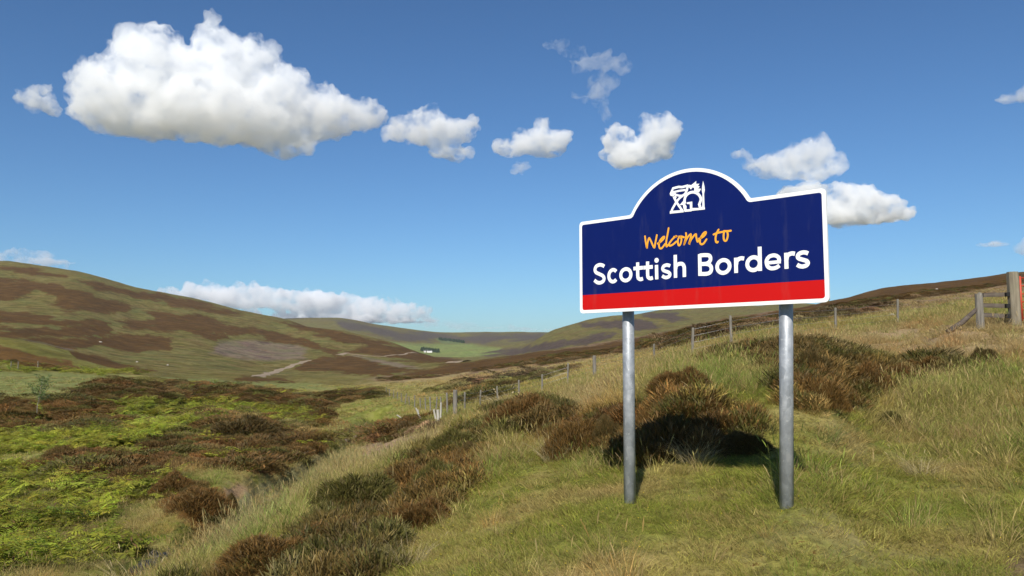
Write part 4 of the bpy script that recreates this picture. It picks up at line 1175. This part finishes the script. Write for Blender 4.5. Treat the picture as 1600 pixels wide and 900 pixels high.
    scatter('rough_grass', 'rough tussocky grass across the valley sides', coarse,
            [(45, 80, 1.5, 1.1), (80, 140, .55, 1.6), (140, 260, .17, 2.2)], lambda x, y, r, hw, bw, dry, u, col: (hw < .5) & ((bw < .6) | (fbm(x / 4, y / 4, 3, 161) < 0)) & (u < .75), t_long, (.6, 1.3))
    scatter('heather', 'low brown and russet heather carpeting the bank', heath,
            [(4, 14, 30, 1.0), (14, 26, 16, 1.35), (26, 42, 8, 1.8)], lambda x, y, r, hw, bw, dry, u, col: (hw > .4) & (u < .18 + .75 * (fbm(x / 1.1, y / 1.1, 3, 151) > .02)), t_heath, (.7, 1.25), .2)
    scatter('far_heather', 'brown heather mounds across the burn', heathc,
            [(42, 80, 2.4, 1.3), (80, 150, .8, 2.0), (150, 330, .22, 3.0), (42, 90, .10, 3.6), (90, 170, .05, 5.0)], lambda x, y, r, hw, bw, dry, u, col: (hw > .4) & (u < .8), t_heath, (.7, 1.3), .2)
    def k_brack(x, y, r, hw, bw, dry, u, col):
        n = fbm(x / 4, y / 4, 3, 161)
        px, py = px_of(x, y)
        edge = (px < 560) & (hw > .3) & (n > .30) & (r > 42)
        return ((bw > .4) & (u < .12 + .85 * (n > -.02))) | (edge & (u < .5))
    scatter('bracken', 'bright yellow-green bracken filling the hollow on the left', brack,
            [(16, 45, 7.5, 1.2), (45, 80, 3.0, 1.5), (80, 150, .9, 2.1), (150, 330, .18, 3.0)], k_brack, t_brack, (.6, 1.35), .22)

    # the separate bushes that stand out of the carpet: column, row of the foot, width and height in photo pixels, colour
    BUSHES = [
        ('largest dark brown heather bush, topmost between the two sign posts', 1066, 620, 104, 52, 'brown'),
        ('broad brown heather bush left of the sign on the bank crest', 818, 672, 122, 58, 'brown'),
        ('russet heather bush just left of the left sign post', 900, 715, 100, 66, 'russet'),
        ('dark heather bush touching the left sign post', 950, 700, 58, 52, 'dark'),
        ('low green-brown heather bush nearest the top of the pale slope', 715, 715, 90, 48, 'green'),
        ('small dark heather clump under the broad crest bush', 738, 722, 50, 34, 'dark'),
        ('red-brown heather mound behind the arch of the sign shadow', 1088, 660, 120, 34, 'russet'),
        ('brown heather bush left of the sign shadow peak', 1020, 690, 70, 56, 'brown'),
        ('dark olive bush crowning the bank just left of the right post', 1172, 566, 58, 28, 'dark'),
        ('grey-brown bush right behind the right post top', 1272, 588, 60, 46, 'dark'),
        ('orange-tinged heather bush right of the right post', 1285, 640, 78, 50, 'russet'),
        ('wide brown heather bush in the middle of the right bank', 1345, 612, 88, 48, 'brown'),
        ('pale purplish heather bush beside the wide brown one', 1402, 600, 60, 34, 'brown'),
        ('low red-brown heather spread below the lone fence post', 1450, 585, 90, 28, 'russet'),
        ('low dark heather cushion added to deepen the sign shadow beside the right post', 1165, 712, 84, 36, 'dark'),  # extra bush, its dark colour fills out the sign's cast shadow
        ('low dark heather cushion added to deepen the sign shadow beside the left post', 1015, 724, 80, 42, 'dark'),  # likewise added to darken the left part of the cast shadow
        ('small dark heather tuft standing alone in grass on the right', 1538, 572, 48, 30, 'dark'),
        ('small isolated green-brown tuft low on the right bank', 1392, 668, 60, 30, 'green'),
        ('dark green heather bush in the middle of the lower bank', 690, 775, 92, 62, 'green'),
        ('large olive-brown heather bush on the edge of the pale slope', 560, 800, 140, 66, 'green'),
        ('brown heather bush at the foot of the dark green one', 660, 830, 110, 54, 'brown'),
        ('russet heather bush at the bottom edge of the photo', 420, 902, 170, 64, 'russet'),
        ('brown heather bush right of the bottom edge bush', 520, 862, 120, 56, 'brown'),
        ('tall brown heather lump overhanging the eroded bank by the burn', 312, 812, 100, 44, 'brown'),
        ('small brown heather lump upstream of the overhanging one', 272, 778, 76, 38, 'brown'),
        ('dark heather hump at the head of the gully', 380, 690, 120, 40, 'dark'),
        ('dead grey twiggy clump at the foot of the eroded bank', 356, 806, 34, 32, 'dark'),
    ]
    protos = {}
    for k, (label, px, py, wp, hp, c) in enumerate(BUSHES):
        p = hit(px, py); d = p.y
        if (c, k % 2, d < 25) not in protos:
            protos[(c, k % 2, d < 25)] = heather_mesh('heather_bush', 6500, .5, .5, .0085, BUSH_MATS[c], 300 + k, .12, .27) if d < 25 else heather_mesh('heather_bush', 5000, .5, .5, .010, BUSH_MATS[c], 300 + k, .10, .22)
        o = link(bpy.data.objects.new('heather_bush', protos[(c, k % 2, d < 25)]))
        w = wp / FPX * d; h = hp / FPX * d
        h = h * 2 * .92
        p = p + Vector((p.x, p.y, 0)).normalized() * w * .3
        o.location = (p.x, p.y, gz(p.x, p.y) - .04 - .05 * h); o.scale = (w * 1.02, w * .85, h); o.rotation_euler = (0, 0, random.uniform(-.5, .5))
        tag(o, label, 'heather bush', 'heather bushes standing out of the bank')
    # tussocks that stand out one by one
    m_tus = {'pale': m_leafy('pale_tussock', straw=(.50, .40, .22), straw_amt=.5, obj_col=(.36, .30, .13)), 'green': m_leafy('green_tussock', straw=(.40, .32, .13), straw_amt=.3, obj_col=(.17, .20, .05)),
             'rust': m_leafy('rust_tussock', straw=(.40, .28, .13), straw_amt=.4, obj_col=(.28, .16, .07))}
    for k, (label, px, py, w, h, c) in enumerate((
        ('spiky pale tussock at the bottom edge beside the burn', 215, 935, .9, .9, 'pale'),
        ('straw-coloured tussock at the lower end of the heather belt', 640, 890, .42, .5, 'pale'),
        ('upright green tussock at the top end of the pale slope', 765, 690, .5, .75, 'green'),
        ('tall pale seeding tussock between the crest bush and the russet bush', 862, 722, .45, .7, 'pale'),
        ('seeding tussock standing in the sign shadow between the posts', 1085, 722, .5, .5, 'pale'),
        ('fox-brown tussock on the right bank, level with the post feet', 1512, 690, .5, .45, 'rust'),
        ('pale dry tussock halfway down the right verge', 1440, 742, .5, .42, 'pale'),
        ('bright green tussock just right of the right post', 1290, 690, .55, .42, 'green'),
        ('white-headed bleached tussock by the valley fence', 790, 634, 2.2, 1.1, 'pale'))):
        p = hit(px, py)
        me = tuft('grass_tussock', 150, .30, .35, .95, .010 if p.y < 30 else .03, .75, m_tus[c], 500 + k, 4, .8, heads=14)
        o = link(bpy.data.objects.new('grass_tussock', me)); o.location = p; o.scale = (w, w, h)
        tag(o, label, 'grass tussock', 'grass tussocks standing out of the sward')
    m = MB()
    rg2 = np.random.default_rng(77)
    for k in range(170):
        x = rg2.uniform(-1.2, 5.5); y = rg2.uniform(5.2, 9.5) + abs(x - 2) * .2
        z = gz(x, y) + rg2.uniform(.06, .13); s = .007
        m.add([(x - s, y, z), (x, y - s, z + s * .4), (x + s, y, z), (x, y + s, z + s * .4)], [(0, 1, 2, 3)])
    t = NT('buttercup_yellow'); t.principled((.75, .55, .02), .5)
    tag(m.build('buttercups', t.m), 'tiny yellow buttercups scattered in the verge grass', kind='stuff')
build_plants()
# ------------------------------------------------------------------ fences, gate, farm, sapling, stones, track, burn
def m_wood(name, c1, c2, sc=1.0, rot=False):
    t = NT(name)
    c = t.coord('Object', (18 * sc, 18 * sc, 1.6 * sc) if not rot else (1.6 * sc, 18 * sc, 18 * sc))
    n = t.noise(1.0, 8, .7, c); k = t.noise(2.2, 5, .6, t.coord('Object'))
    col = t.ramp(n, [(.3, c2), (.62, c1)])
    col = t.mix(t.ramp(k, [(.5, 0.0), (.72, .6)]), col, (.20, .19, .12))
    t.principled(col, .9, .15, bump=n, bump_d=.012, bump_s=.8)
    return t.m
M_POST = m_wood('weathered_wood', (.235, .215, .18), (.10, .09, .075))
M_PALE = m_wood('bleached_wood', (.50, .47, .40), (.28, .26, .21))
M_GATEPOST = m_wood('gatepost_wood', (.27, .235, .17), (.12, .10, .07), .6)
M_RAIL = m_wood('dark_rail_wood', (.13, .105, .085), (.05, .04, .034), .8, True)
t = NT('red_gate_paint'); nn = t.noise(5, 6, .7, t.coord('Object'))
t.principled(t.ramp(nn, [(.35, (.40, .045, .022)), (.62, (.50, .075, .035)), (.75, (.22, .07, .04))]), .55, .4); M_GATE = t.m
t = NT('black_iron'); t.principled((.02, .019, .018), .6, .4, .3); M_IRON = t.m
t = NT('fence_wire'); t.principled((.25, .25, .25), .5, .5, .7); M_WIRE = t.m

def post_mesh(name, h, r, seed, square=False, jag=0.0, lean=(0, 0), mat=M_POST, sink=.35, n=10):
    rg = random.Random(seed)
    if square: n = 8
    ks = [0, .3, .62, .9, .985, 1.0]
    V, F = [], []
    for i, k in enumerate(ks):
        zz = -sink + (h + sink) * k
        for j in range(n):
            a = 2 * math.pi * j / n + (math.pi / 8 if square else 0)
            rr = r * (1 if not square else (1.12 if True else 1)) * rg.uniform(.93, 1.05) * (1.04 - .1 * k) * (.86 if k == 1.0 else 1)
            x, y = rr * math.cos(a), rr * math.sin(a)
            if square: x, y = max(-r, min(r, x * 1.2)), max(-r, min(r, y * 1.2))
            z2 = zz + (rg.uniform(-jag, jag * .4) if k >= .98 else 0)
            V.append((x + lean[0] * max(zz, 0), y + lean[1] * max(zz, 0), z2))
    for i in range(len(ks) - 1):
        for j in range(n): F.append((i * n + j, i * n + (j + 1) % n, (i + 1) * n + (j + 1) % n, (i + 1) * n + j))
    F.append(tuple((len(ks) - 1) * n + j for j in range(n)))
    return new_mesh(name, V, F, mat)

def build_fence():
    line = [(1403,508,0),(1306,519,0),(1222,531,0),(1143,543,0),(1082,556,0),(1022,568,0),(975,580,0),(929,593,1),(887,603,0),(847,616,0),(811,624,0),(778,633,0),(750,640,0),(726,645,0),(711,652,1)]
    down = [(699,650,0),(690,649,0),(681,647,0),(673,645,0),(665,643,0),(657,641,0),(648,638,0),(640,635,0),(633,632,0),(627,629,0),(621,626,0),(615,622,0),(609,619,0),(604,616,0)]
    for pts, label, seed in ((line, 'post and wire fence climbing the pasture behind the sign', 1), (down, 'close-set post and wire fence dropping from the thick strainer post into the valley', 2)):
        W = [hit(px, py, 25) for px, py, _ in pts]
        root = empty('wire_fence', W[0]); tag(root, label, 'fence', 'wire fences on the moor')
        meshes = [post_mesh('post', 1.16, .055, seed * 10 + k, lean=(random.uniform(-.04, .04), random.uniform(-.04, .04))) for k in range(4)]
        thick = post_mesh('post', 1.38, .115, seed * 10 + 9)
        rg = random.Random(seed)
        for k, ((px, py, big), w) in enumerate(zip(pts, W)):
            o = link(bpy.data.objects.new('post', thick if big else meshes[k % 4]), root)
            o.location = w - W[0]; o.rotation_euler = (0, 0, rg.uniform(0, 6)); s = rg.uniform(.92, 1.08); o.scale = (1, 1, s)
            if seed == 2: o.rotation_euler.x = rg.uniform(-.12, .12); o.rotation_euler.y = rg.uniform(-.12, .12)
            if seed == 2: o.data = o.data; 
        for h in (.25, .5, .75, 1.0):
            m = MB(); m.tube([(w - W[0]) + Vector((0, 0, h)) for w in W], .0045, 4, False); m.build('wire', M_WIRE, root)
    # loose and fallen old posts beside the burn
    for label, px, py, h, r, lx, ly in (
        ('upper of two short white boards lying on the grass by the valley fence', 631, 658, .62, .05, 1.1, 0),
        ('lower of two short white boards lying on the grass by the valley fence', 629, 665, .62, .06, 1.5, .2),
        ('bleached old post leaning left, of the crossed pair', 655, 662, .85, .05, -.10, 0),
        ('bleached old post leaning right, of the crossed pair', 660, 661, .9, .045, -.42, 0),
        ('left one of three bleached posts clumped before the strainer post', 683, 665, .8, .05, -.22, 0),
        ('middle one of three bleached posts clumped before the strainer post', 685, 665, .75, .07, -.05, 0),
        ('right and tallest of three bleached posts clumped before the strainer post', 688, 661, 1.0, .05, .03, 0)):
        w = hit(px, py, 20)
        flat = lx > 1
        o = link(bpy.data.objects.new('old_post', post_mesh('old_post', h, r, px, jag=.04, mat=M_PALE, sink=.05 if flat else .2)))
        o.location = w + Vector((0, 0, .08 if flat else 0)); o.rotation_euler = (ly, -lx if flat else lx, 0)
        if flat: o.rotation_euler = (0.0, -.95, .3)
        tag(o, label, 'old post', 'bleached old posts by the valley fence')
    for label, px, py, h, m in (('left stake of the three at the far left of the meadow', 17, 575, 1.3, M_POST), ('middle stake of the three at the far left of the meadow', 28, 577, 1.5, M_POST), ('reddish right-hand stake at the foot of the green hill', 59, 575, 1.4, M_GATEPOST)):
        w = hit(px, py, 60)
        o = link(bpy.data.objects.new('stake', post_mesh('stake', h * 1.6, .13, px, mat=m))); o.location = w
        tag(o, label, 'stake', 'stakes at the far left')

def build_gate():
    D = 22.0
    def P(px, py, d=D):
        r = ray(px, py); r = r / r[1] * d
        return Vector((r[0], r[1], EYE + r[2]))
    a = P(1586, 500); zg = gz(a.x, a.y)
    gp = link(bpy.data.objects.new('gate_post', post_mesh('gate_post', P(1586, 425).z - zg, .135, 5, square=True, mat=M_GATEPOST)))
    gp.location = (a.x, a.y, zg)
    tag(gp, 'thick square weathered gate post at the right edge of the photo', 'gate post')
    b = P(1531, 500); zb = gz(b.x, b.y)
    bp = link(bpy.data.objects.new('broken_gate_post', post_mesh('broken_gate_post', P(1531, 458).z - zb, .105, 8, jag=.07, mat=M_POST)))
    bp.location = (b.x, b.y, zb)
    tag(bp, 'shorter grey post with a broken top left of the gate post', 'post')
    # leaning strut against it
    s0, s1 = P(1480, 506), P(1526, 483)
    s0.z = gz(s0.x, s0.y) + .05
    m = MB(); q = s1 - s0; mid = s0 + q * .5 + Vector((0, 0, -.05))
    m.tube([Vector((0, 0, 0)), mid - s0, q], [.075, .07, .055], 9)
    o = m.build('strut_log', M_RAIL, None, True); o.location = s0
    tag(o, 'fallen round log sloping up against the broken post', 'log')
    # three rails between the posts
    root = empty('rail_fence', Vector((b.x, b.y, zb))); tag(root, 'short run of dark old rails between the broken post and the gate post', 'fence')
    for (y0, y1) in ((461, 460), (477, 478), (492, 494)):
        p0, p1 = P(1536, y0, D + .05), P(1576, y1, D + .05)
        dr = (p1 - p0); L = dr.length
        m = MB(); m.box((L / 2, 0, 0), (L, .05, .115)); rl = m.build('rail', M_RAIL, root)
        rl.location = p0 - root.location; rl.rotation_euler = (0, -math.asin(dr.z / L), math.atan2(dr.y, dr.x))
    for y in (460, 478, 494):
        p = P(1574, y, D - .02); m = MB(); m.box((0, 0, 0), (.10, .09, .11)); e = m.build('rail_end', M_IRON, root); e.location = p - root.location
    # red gate
    g0 = P(1597, 500, D + .1); zg = gz(g0.x, g0.y)
    groot = empty('field_gate', Vector((g0.x, g0.y, zg)), rad(-12)); tag(groot, 'red painted tubular metal field gate hung on the gate post', 'gate')
    top = P(1597, 431, D).z - zg; bot = .18; W = 3.4
    for xx, nm in ((0, 'hanging_stile'), (W, 'closing_stile')):
        m = MB(); m.tube([(xx, 0, bot - .08), (xx, 0, top)], .032, 12); m.build(nm, M_GATE, groot, True)
    for k in range(6):
        z = bot + (top - .05 - bot) * k / 5
        m = MB(); m.tube([(.03, 0, z), (W - .03, 0, z)], .017, 10); m.build('bar', M_GATE, groot, True)
    m = MB(); m.tube([(.05, -.045, bot), (W * .5, -.045, top - .05)], .012, 8); m.build('brace', M_GATE, groot, True)
    for z in (bot + .15, top - .26):
        m = MB(); m.tube([(-.20, -.02, z), (-.14, -.05, z + .05), (-.06, -.05, z + .05), (-.035, -.03, z)], .014, 8); m.build('hinge', M_IRON, groot, True)

def rock_mesh(name, seed, mat):
    V, F = ICO3
    n = vnoise3(V * 1.4 + seed * 3.3, seed) * .28 + vnoise3(V * 3.1, seed + 1) * .12
    return fast_mesh(name, V * (1 + n)[:, None], F, mat, False)

def build_land_details():
    t = NT('pale_stone'); n = t.noise(6, 7, .7, t.coord('Object'))
    t.principled(t.ramp(n, [(.3, (.26, .23, .18)), (.6, (.46, .41, .33)), (.75, (.30, .29, .22))]), .9, .2, bump=n, bump_d=.03); stone = t.m
    t = NT('dark_stone'); n = t.noise(6, 7, .7, t.coord('Object'))
    t.principled(t.ramp(n, [(.3, (.10, .085, .07)), (.7, (.24, .20, .16))]), .85, .3, bump=n, bump_d=.03); dstone = t.m
    for label, px, py, wp, hp, m in (
        ('flat pale boulder in the pasture left of the lone fence post', 1393, 495, 15, 7, stone),
        ('pale pinkish stone half sunk in grass left of the boulder', 1360, 506, 9, 4, stone),
        ('small pale stone high on the right-hand moor near the skyline', 1464, 453, 6, 3, stone),
        ('grey boulder at the water edge low on the left', 240, 872, 26, 14, dstone),
        ('small brown stone beside the grey boulder', 214, 862, 16, 9, dstone),
        ('dark rock in the mouth of the eroded bank', 357, 800, 22, 20, dstone),
        ('pale rock in the burn at the head of the gully', 556, 684, 14, 8, stone),
        ('second rock in the burn, left of the pale one', 541, 690, 11, 6, dstone),
        ('white stone on the lower slope of the left hill', 157, 535, 5, 2, stone),
        ('left one of two white stones at the foot of the left hill', 214, 566, 4, 2, stone),
        ('right one of two white stones at the foot of the left hill', 262, 571, 4, 2, stone)):
        w = hit(px, py); o = link(bpy.data.objects.new('rock', rock_mesh('rock', px, m)))
        s = w.y / FPX / 2; o.location = w + Vector((0, 0, hp * s * .4)); o.scale = (wp * s, wp * s * .8, hp * s * 1.1); o.rotation_euler = (0, 0, px)
        tag(o, label, 'stone', 'stones on the moor')
    # farm track over the left hill: a strip laid on the slope
    t = NT('track_gravel'); n = t.noise(.4, 6, .7, t.coord('Object'))
    t.principled(t.ramp(n, [(.3, (.22, .165, .11)), (.7, (.34, .265, .18))]), .95, .1); trk = t.m
    def strip(name, pts, w0, w1, label, d0=200, d1=3000, lift=.35, mat=None):
        W = [hit(px, py, d0, d1) for px, py in pts]
        Q = []
        for i in range(len(W) - 1):
            for k in range(8): Q.append(W[i].lerp(W[i + 1], k / 8))
        Q.append(W[-1]); V = []; F = []
        for i, q in enumerate(Q):
            a, b = Q[max(i - 1, 0)], Q[min(i + 1, len(Q) - 1)]
            d = Vector((b.x - a.x, b.y - a.y, 0)).normalized(); s = Vector((-d.y, d.x, 0)); w = (w0 + (w1 - w0) * i / len(Q)) / 2
            w *= 1 + .2 * math.sin(i * 1.7)
            for c in (-1, -.33, .33, 1):
                p = q + s * w * c; V.append((p.x, p.y, gz(p.x, p.y) + lift * (1 if abs(c) < .9 else .1)))
        for i in range(len(Q) - 1):
            for c in range(3): F.append((i * 4 + c, i * 4 + c + 1, i * 4 + c + 5, i * 4 + c + 4))
        me = new_mesh(name, V, F, mat or trk, True)
        return tag(link(bpy.data.objects.new(name, me)), label, kind='structure')
    strip('farm_track', [(402,589),(420,583),(436,578),(455,572),(470,567),(484,563)], 6, 6, 'pale gravel farm track climbing across the foot of the left hill')
    strip('farm_track', [(530,555),(537,552.5),(542,551.5)], 8, 8, 'short bright bend of the farm track')
    strip('farm_track', [(546,553),(570,556),(600,557),(630,554),(650,551.5)], 4, 4, 'faint far end of the farm track along the slope')
    strip('farm_track', [(703,566.5),(715,566),(728,565)], 14, 8, 'pale bare strip of track on the valley floor', lift=1.0)
    # the burn
    t = NT('burn_water'); n = t.noise(9, 4, .6, t.coord('Object'))
    t.principled((.035, .03, .02), .45, .25, bump=n, bump_d=.02, bump_s=.4); wat = t.m
    strip('burn_water', [(215,908),(245,882),(272,866)], .45, .35, 'narrow dark burn trickling at the bottom of the hollow', 8, 60, .1, wat)
    # farm cottage in the far valley
    w = hit(671, 551, 2300, 7000)
    m_w = m_paint('white_render', (.80, .79, .76), .8, .05); m_s = m_paint('slate_roof', (.10, .10, .11), .7, .1); m_g = m_paint('window_glass', (.02, .025, .03), .1, .0)
    def house(label, w, L, Wd, Hh, rz):
        root = empty('farmhouse', w, rz); tag(root, label, 'farmhouse', 'white farm buildings in the far valley')
        m = MB(); m.box((0, 0, Hh / 2), (L, Wd, Hh))
        m.add([(-L / 2, -Wd / 2, Hh), (-L / 2, Wd / 2, Hh), (-L / 2, 0, Hh + Wd * .36)], [(0, 1, 2)]); m.add([(L / 2, -Wd / 2, Hh), (L / 2, Wd / 2, Hh), (L / 2, 0, Hh + Wd * .36)], [(0, 2, 1)])
        m.build('wall', m_w, root)
        m = MB()
        for sg in (-1, 1): m.add([(-L / 2 - .3, sg * (Wd / 2 + .4), Hh - .2), (L / 2 + .3, sg * (Wd / 2 + .4), Hh - .2), (L / 2 + .3, 0, Hh + Wd * .36 + .15), (-L / 2 - .3, 0, Hh + Wd * .36 + .15)], [(0, 1, 2, 3)])
        r = m.build('roof', m_s, root)
        for sx in (-1, 1): m = MB(); m.box((sx * (L / 2 - 1), 0, Hh + Wd * .36 + .5), (.9, 1.2, 1.6)); m.build('chimney', m_w, r)
        for k in range(5): m = MB(); m.box((-L / 2 + L * (k + .5) / 5, -Wd / 2 - .03, Hh * .55), (1.1, .1, 1.4)); m.build('window', m_g, root)
    house('longer white farmhouse below the dark conifers in the far valley', w, 20, 8, 6, .15)
    house('smaller white farm building at the left end of the farmhouse', hit(664, 550.5, 2300, 7000), 9, 7, 5, .1)
    t = NT('dark_conifers'); n = t.noise(.08, 5, .7, t.coord('Object'))
    t.principled(t.ramp(n, [(.3, (.018, .030, .018)), (.7, (.040, .055, .028))]), .9, .1); con = t.m
    def wood(name, label, x0, x1, y0, y1, n, h, seed, d0=2300):
        rg = random.Random(seed); m = MB()
        for k in range(n):
            u = k / n; w = hit(x0 + (x1 - x0) * u + rg.uniform(-1, 1), y0 + (y1 - y0) * u + rg.uniform(-.7, .7), d0, 7000)
            hh = h * rg.uniform(.7, 1.2); r = hh * rg.uniform(.2, .3)
            for z0, z1, rr in ((.08, .55, 1), (.35, .8, .72), (.62, 1.0, .42)):
                V = [(w.x + r * rr * math.cos(a) * rg.uniform(.8, 1.15), w.y + r * rr * math.sin(a) * rg.uniform(.8, 1.15), w.z + hh * z0) for a in [k2 * math.pi / 4 for k2 in range(8)]]
                m.add(V + [(w.x, w.y, w.z + hh * z1)], [(j, (j + 1) % 8, 8) for j in range(8)])
        tag(m.build(name, con), label, kind='stuff')
    wood('conifer_wood', 'dark conifer wood sheltering the far farm', 658, 686, 548, 551, 150, 15, 3)
    wood('shelter_belt', 'dark strip of conifers across the green hillside beyond the farm', 686, 726, 531, 536, 160, 16, 4, 3000)
    # the sapling on the left
    w = hit(57, 655, 40, 140); H = 66 / FPX * w.y
    root = empty('young_tree', w); tag(root, 'slender young tree with a thin trunk standing alone on the left', 'tree')
    m = MB(); lean = .1
    m.tube([(0, 0, -.2), (.03 * H * lean, 0, H * .3), (.1 * H * .5, 0, H * .6), (.1 * H, 0, H * .97)], [.045, .035, .025, .01], 8); tm = m_paint('sapling_bark', (.30, .28, .23), .9, .2)
    m.build('trunk', tm, root, True)
    rg = np.random.default_rng(5)
    lt = NT('sapling_leaves'); vv = lt.node('ShaderNodeAttribute', attribute_name='v').outputs['Fac']
    lc = lt.mix(vv, (.06, .11, .025), (.20, .27, .07)); lp = lt.principled(lc, .5, .4)
    tr = lt.n.new('ShaderNodeBsdfTranslucent'); lt.l.new(lc, tr.inputs[0]); mx = lt.n.new('ShaderNodeMixShader'); mx.inputs[0].default_value = .35
    lt.l.new(lp.outputs[0], mx.inputs[1]); lt.l.new(tr.outputs[0], mx.inputs[2]); lt.l.new(mx.outputs[0], lt.out.inputs['Surface'])
    br = MB(); Vs = []; Fs = []; vs = []
    for k in range(26):
        z = H * rg.uniform(.38, .95); a = rg.uniform(0, 6.28); L = H * .26 * (1.15 - abs(z / H - .6) * 1.6)
        o = Vector((.1 * H * (z / H) * .9, 0, z)); e = o + Vector((math.cos(a) * L, math.sin(a) * L, L * .7))
        br.tube([o, o.lerp(e, .5) + Vector((0, 0, -.03)), e], [.012, .009, .005], 5)
        for j in range(34):
            c = np.array(o.lerp(e, rg.uniform(.25, 1.1))) + rg.normal(0, .13, 3); q = rg.normal(size=3); q /= np.linalg.norm(q); r2 = np.cross(q, rg.normal(size=3)); r2 /= np.linalg.norm(r2)
            s = rg.uniform(.07, .14); n0 = len(Vs) * 1
            Vs += [c - q * s, c + r2 * s * .5, c + q * s, c - r2 * s * .5]; Fs.append((n0, n0 + 1, n0 + 2, n0 + 3)); vs += [rg.random()] * 4
    br.build('limbs', tm, root, True)
    me = fast_mesh('crown', np.array(Vs), np.array(Fs), lt.m); at = me.attributes.new('v', 'FLOAT', 'POINT'); at.data.foreach_set('value', np.array(vs, dtype=np.float32))
    link(bpy.data.objects.new('crown', me), root)

build_fence()
build_gate()
build_land_details()
# ------------------------------------------------------------------ the air over the valley
def build_haze():
    zmax = float(HG.max()) + 12; zmin = float(HG.min()) - 8
    m = MB(); m.box((0, 0, (zmin + zmax) / 2), (20400, 20400, zmax - zmin))
    t = NT('air'); v = t.node('ShaderNodeVolumePrincipled')
    v.inputs['Color'].default_value = (.80, .88, 1.0, 1); v.inputs['Density'].default_value = 2.6e-5; v.inputs['Anisotropy'].default_value = .2
    t.l.new(v.outputs[0], t.out.inputs['Volume']); t.m.cycles.homogeneous_volume = True
    tag(m.build('haze', t.m), 'faint summer haze that pales the far hills', kind='stuff')
build_haze()
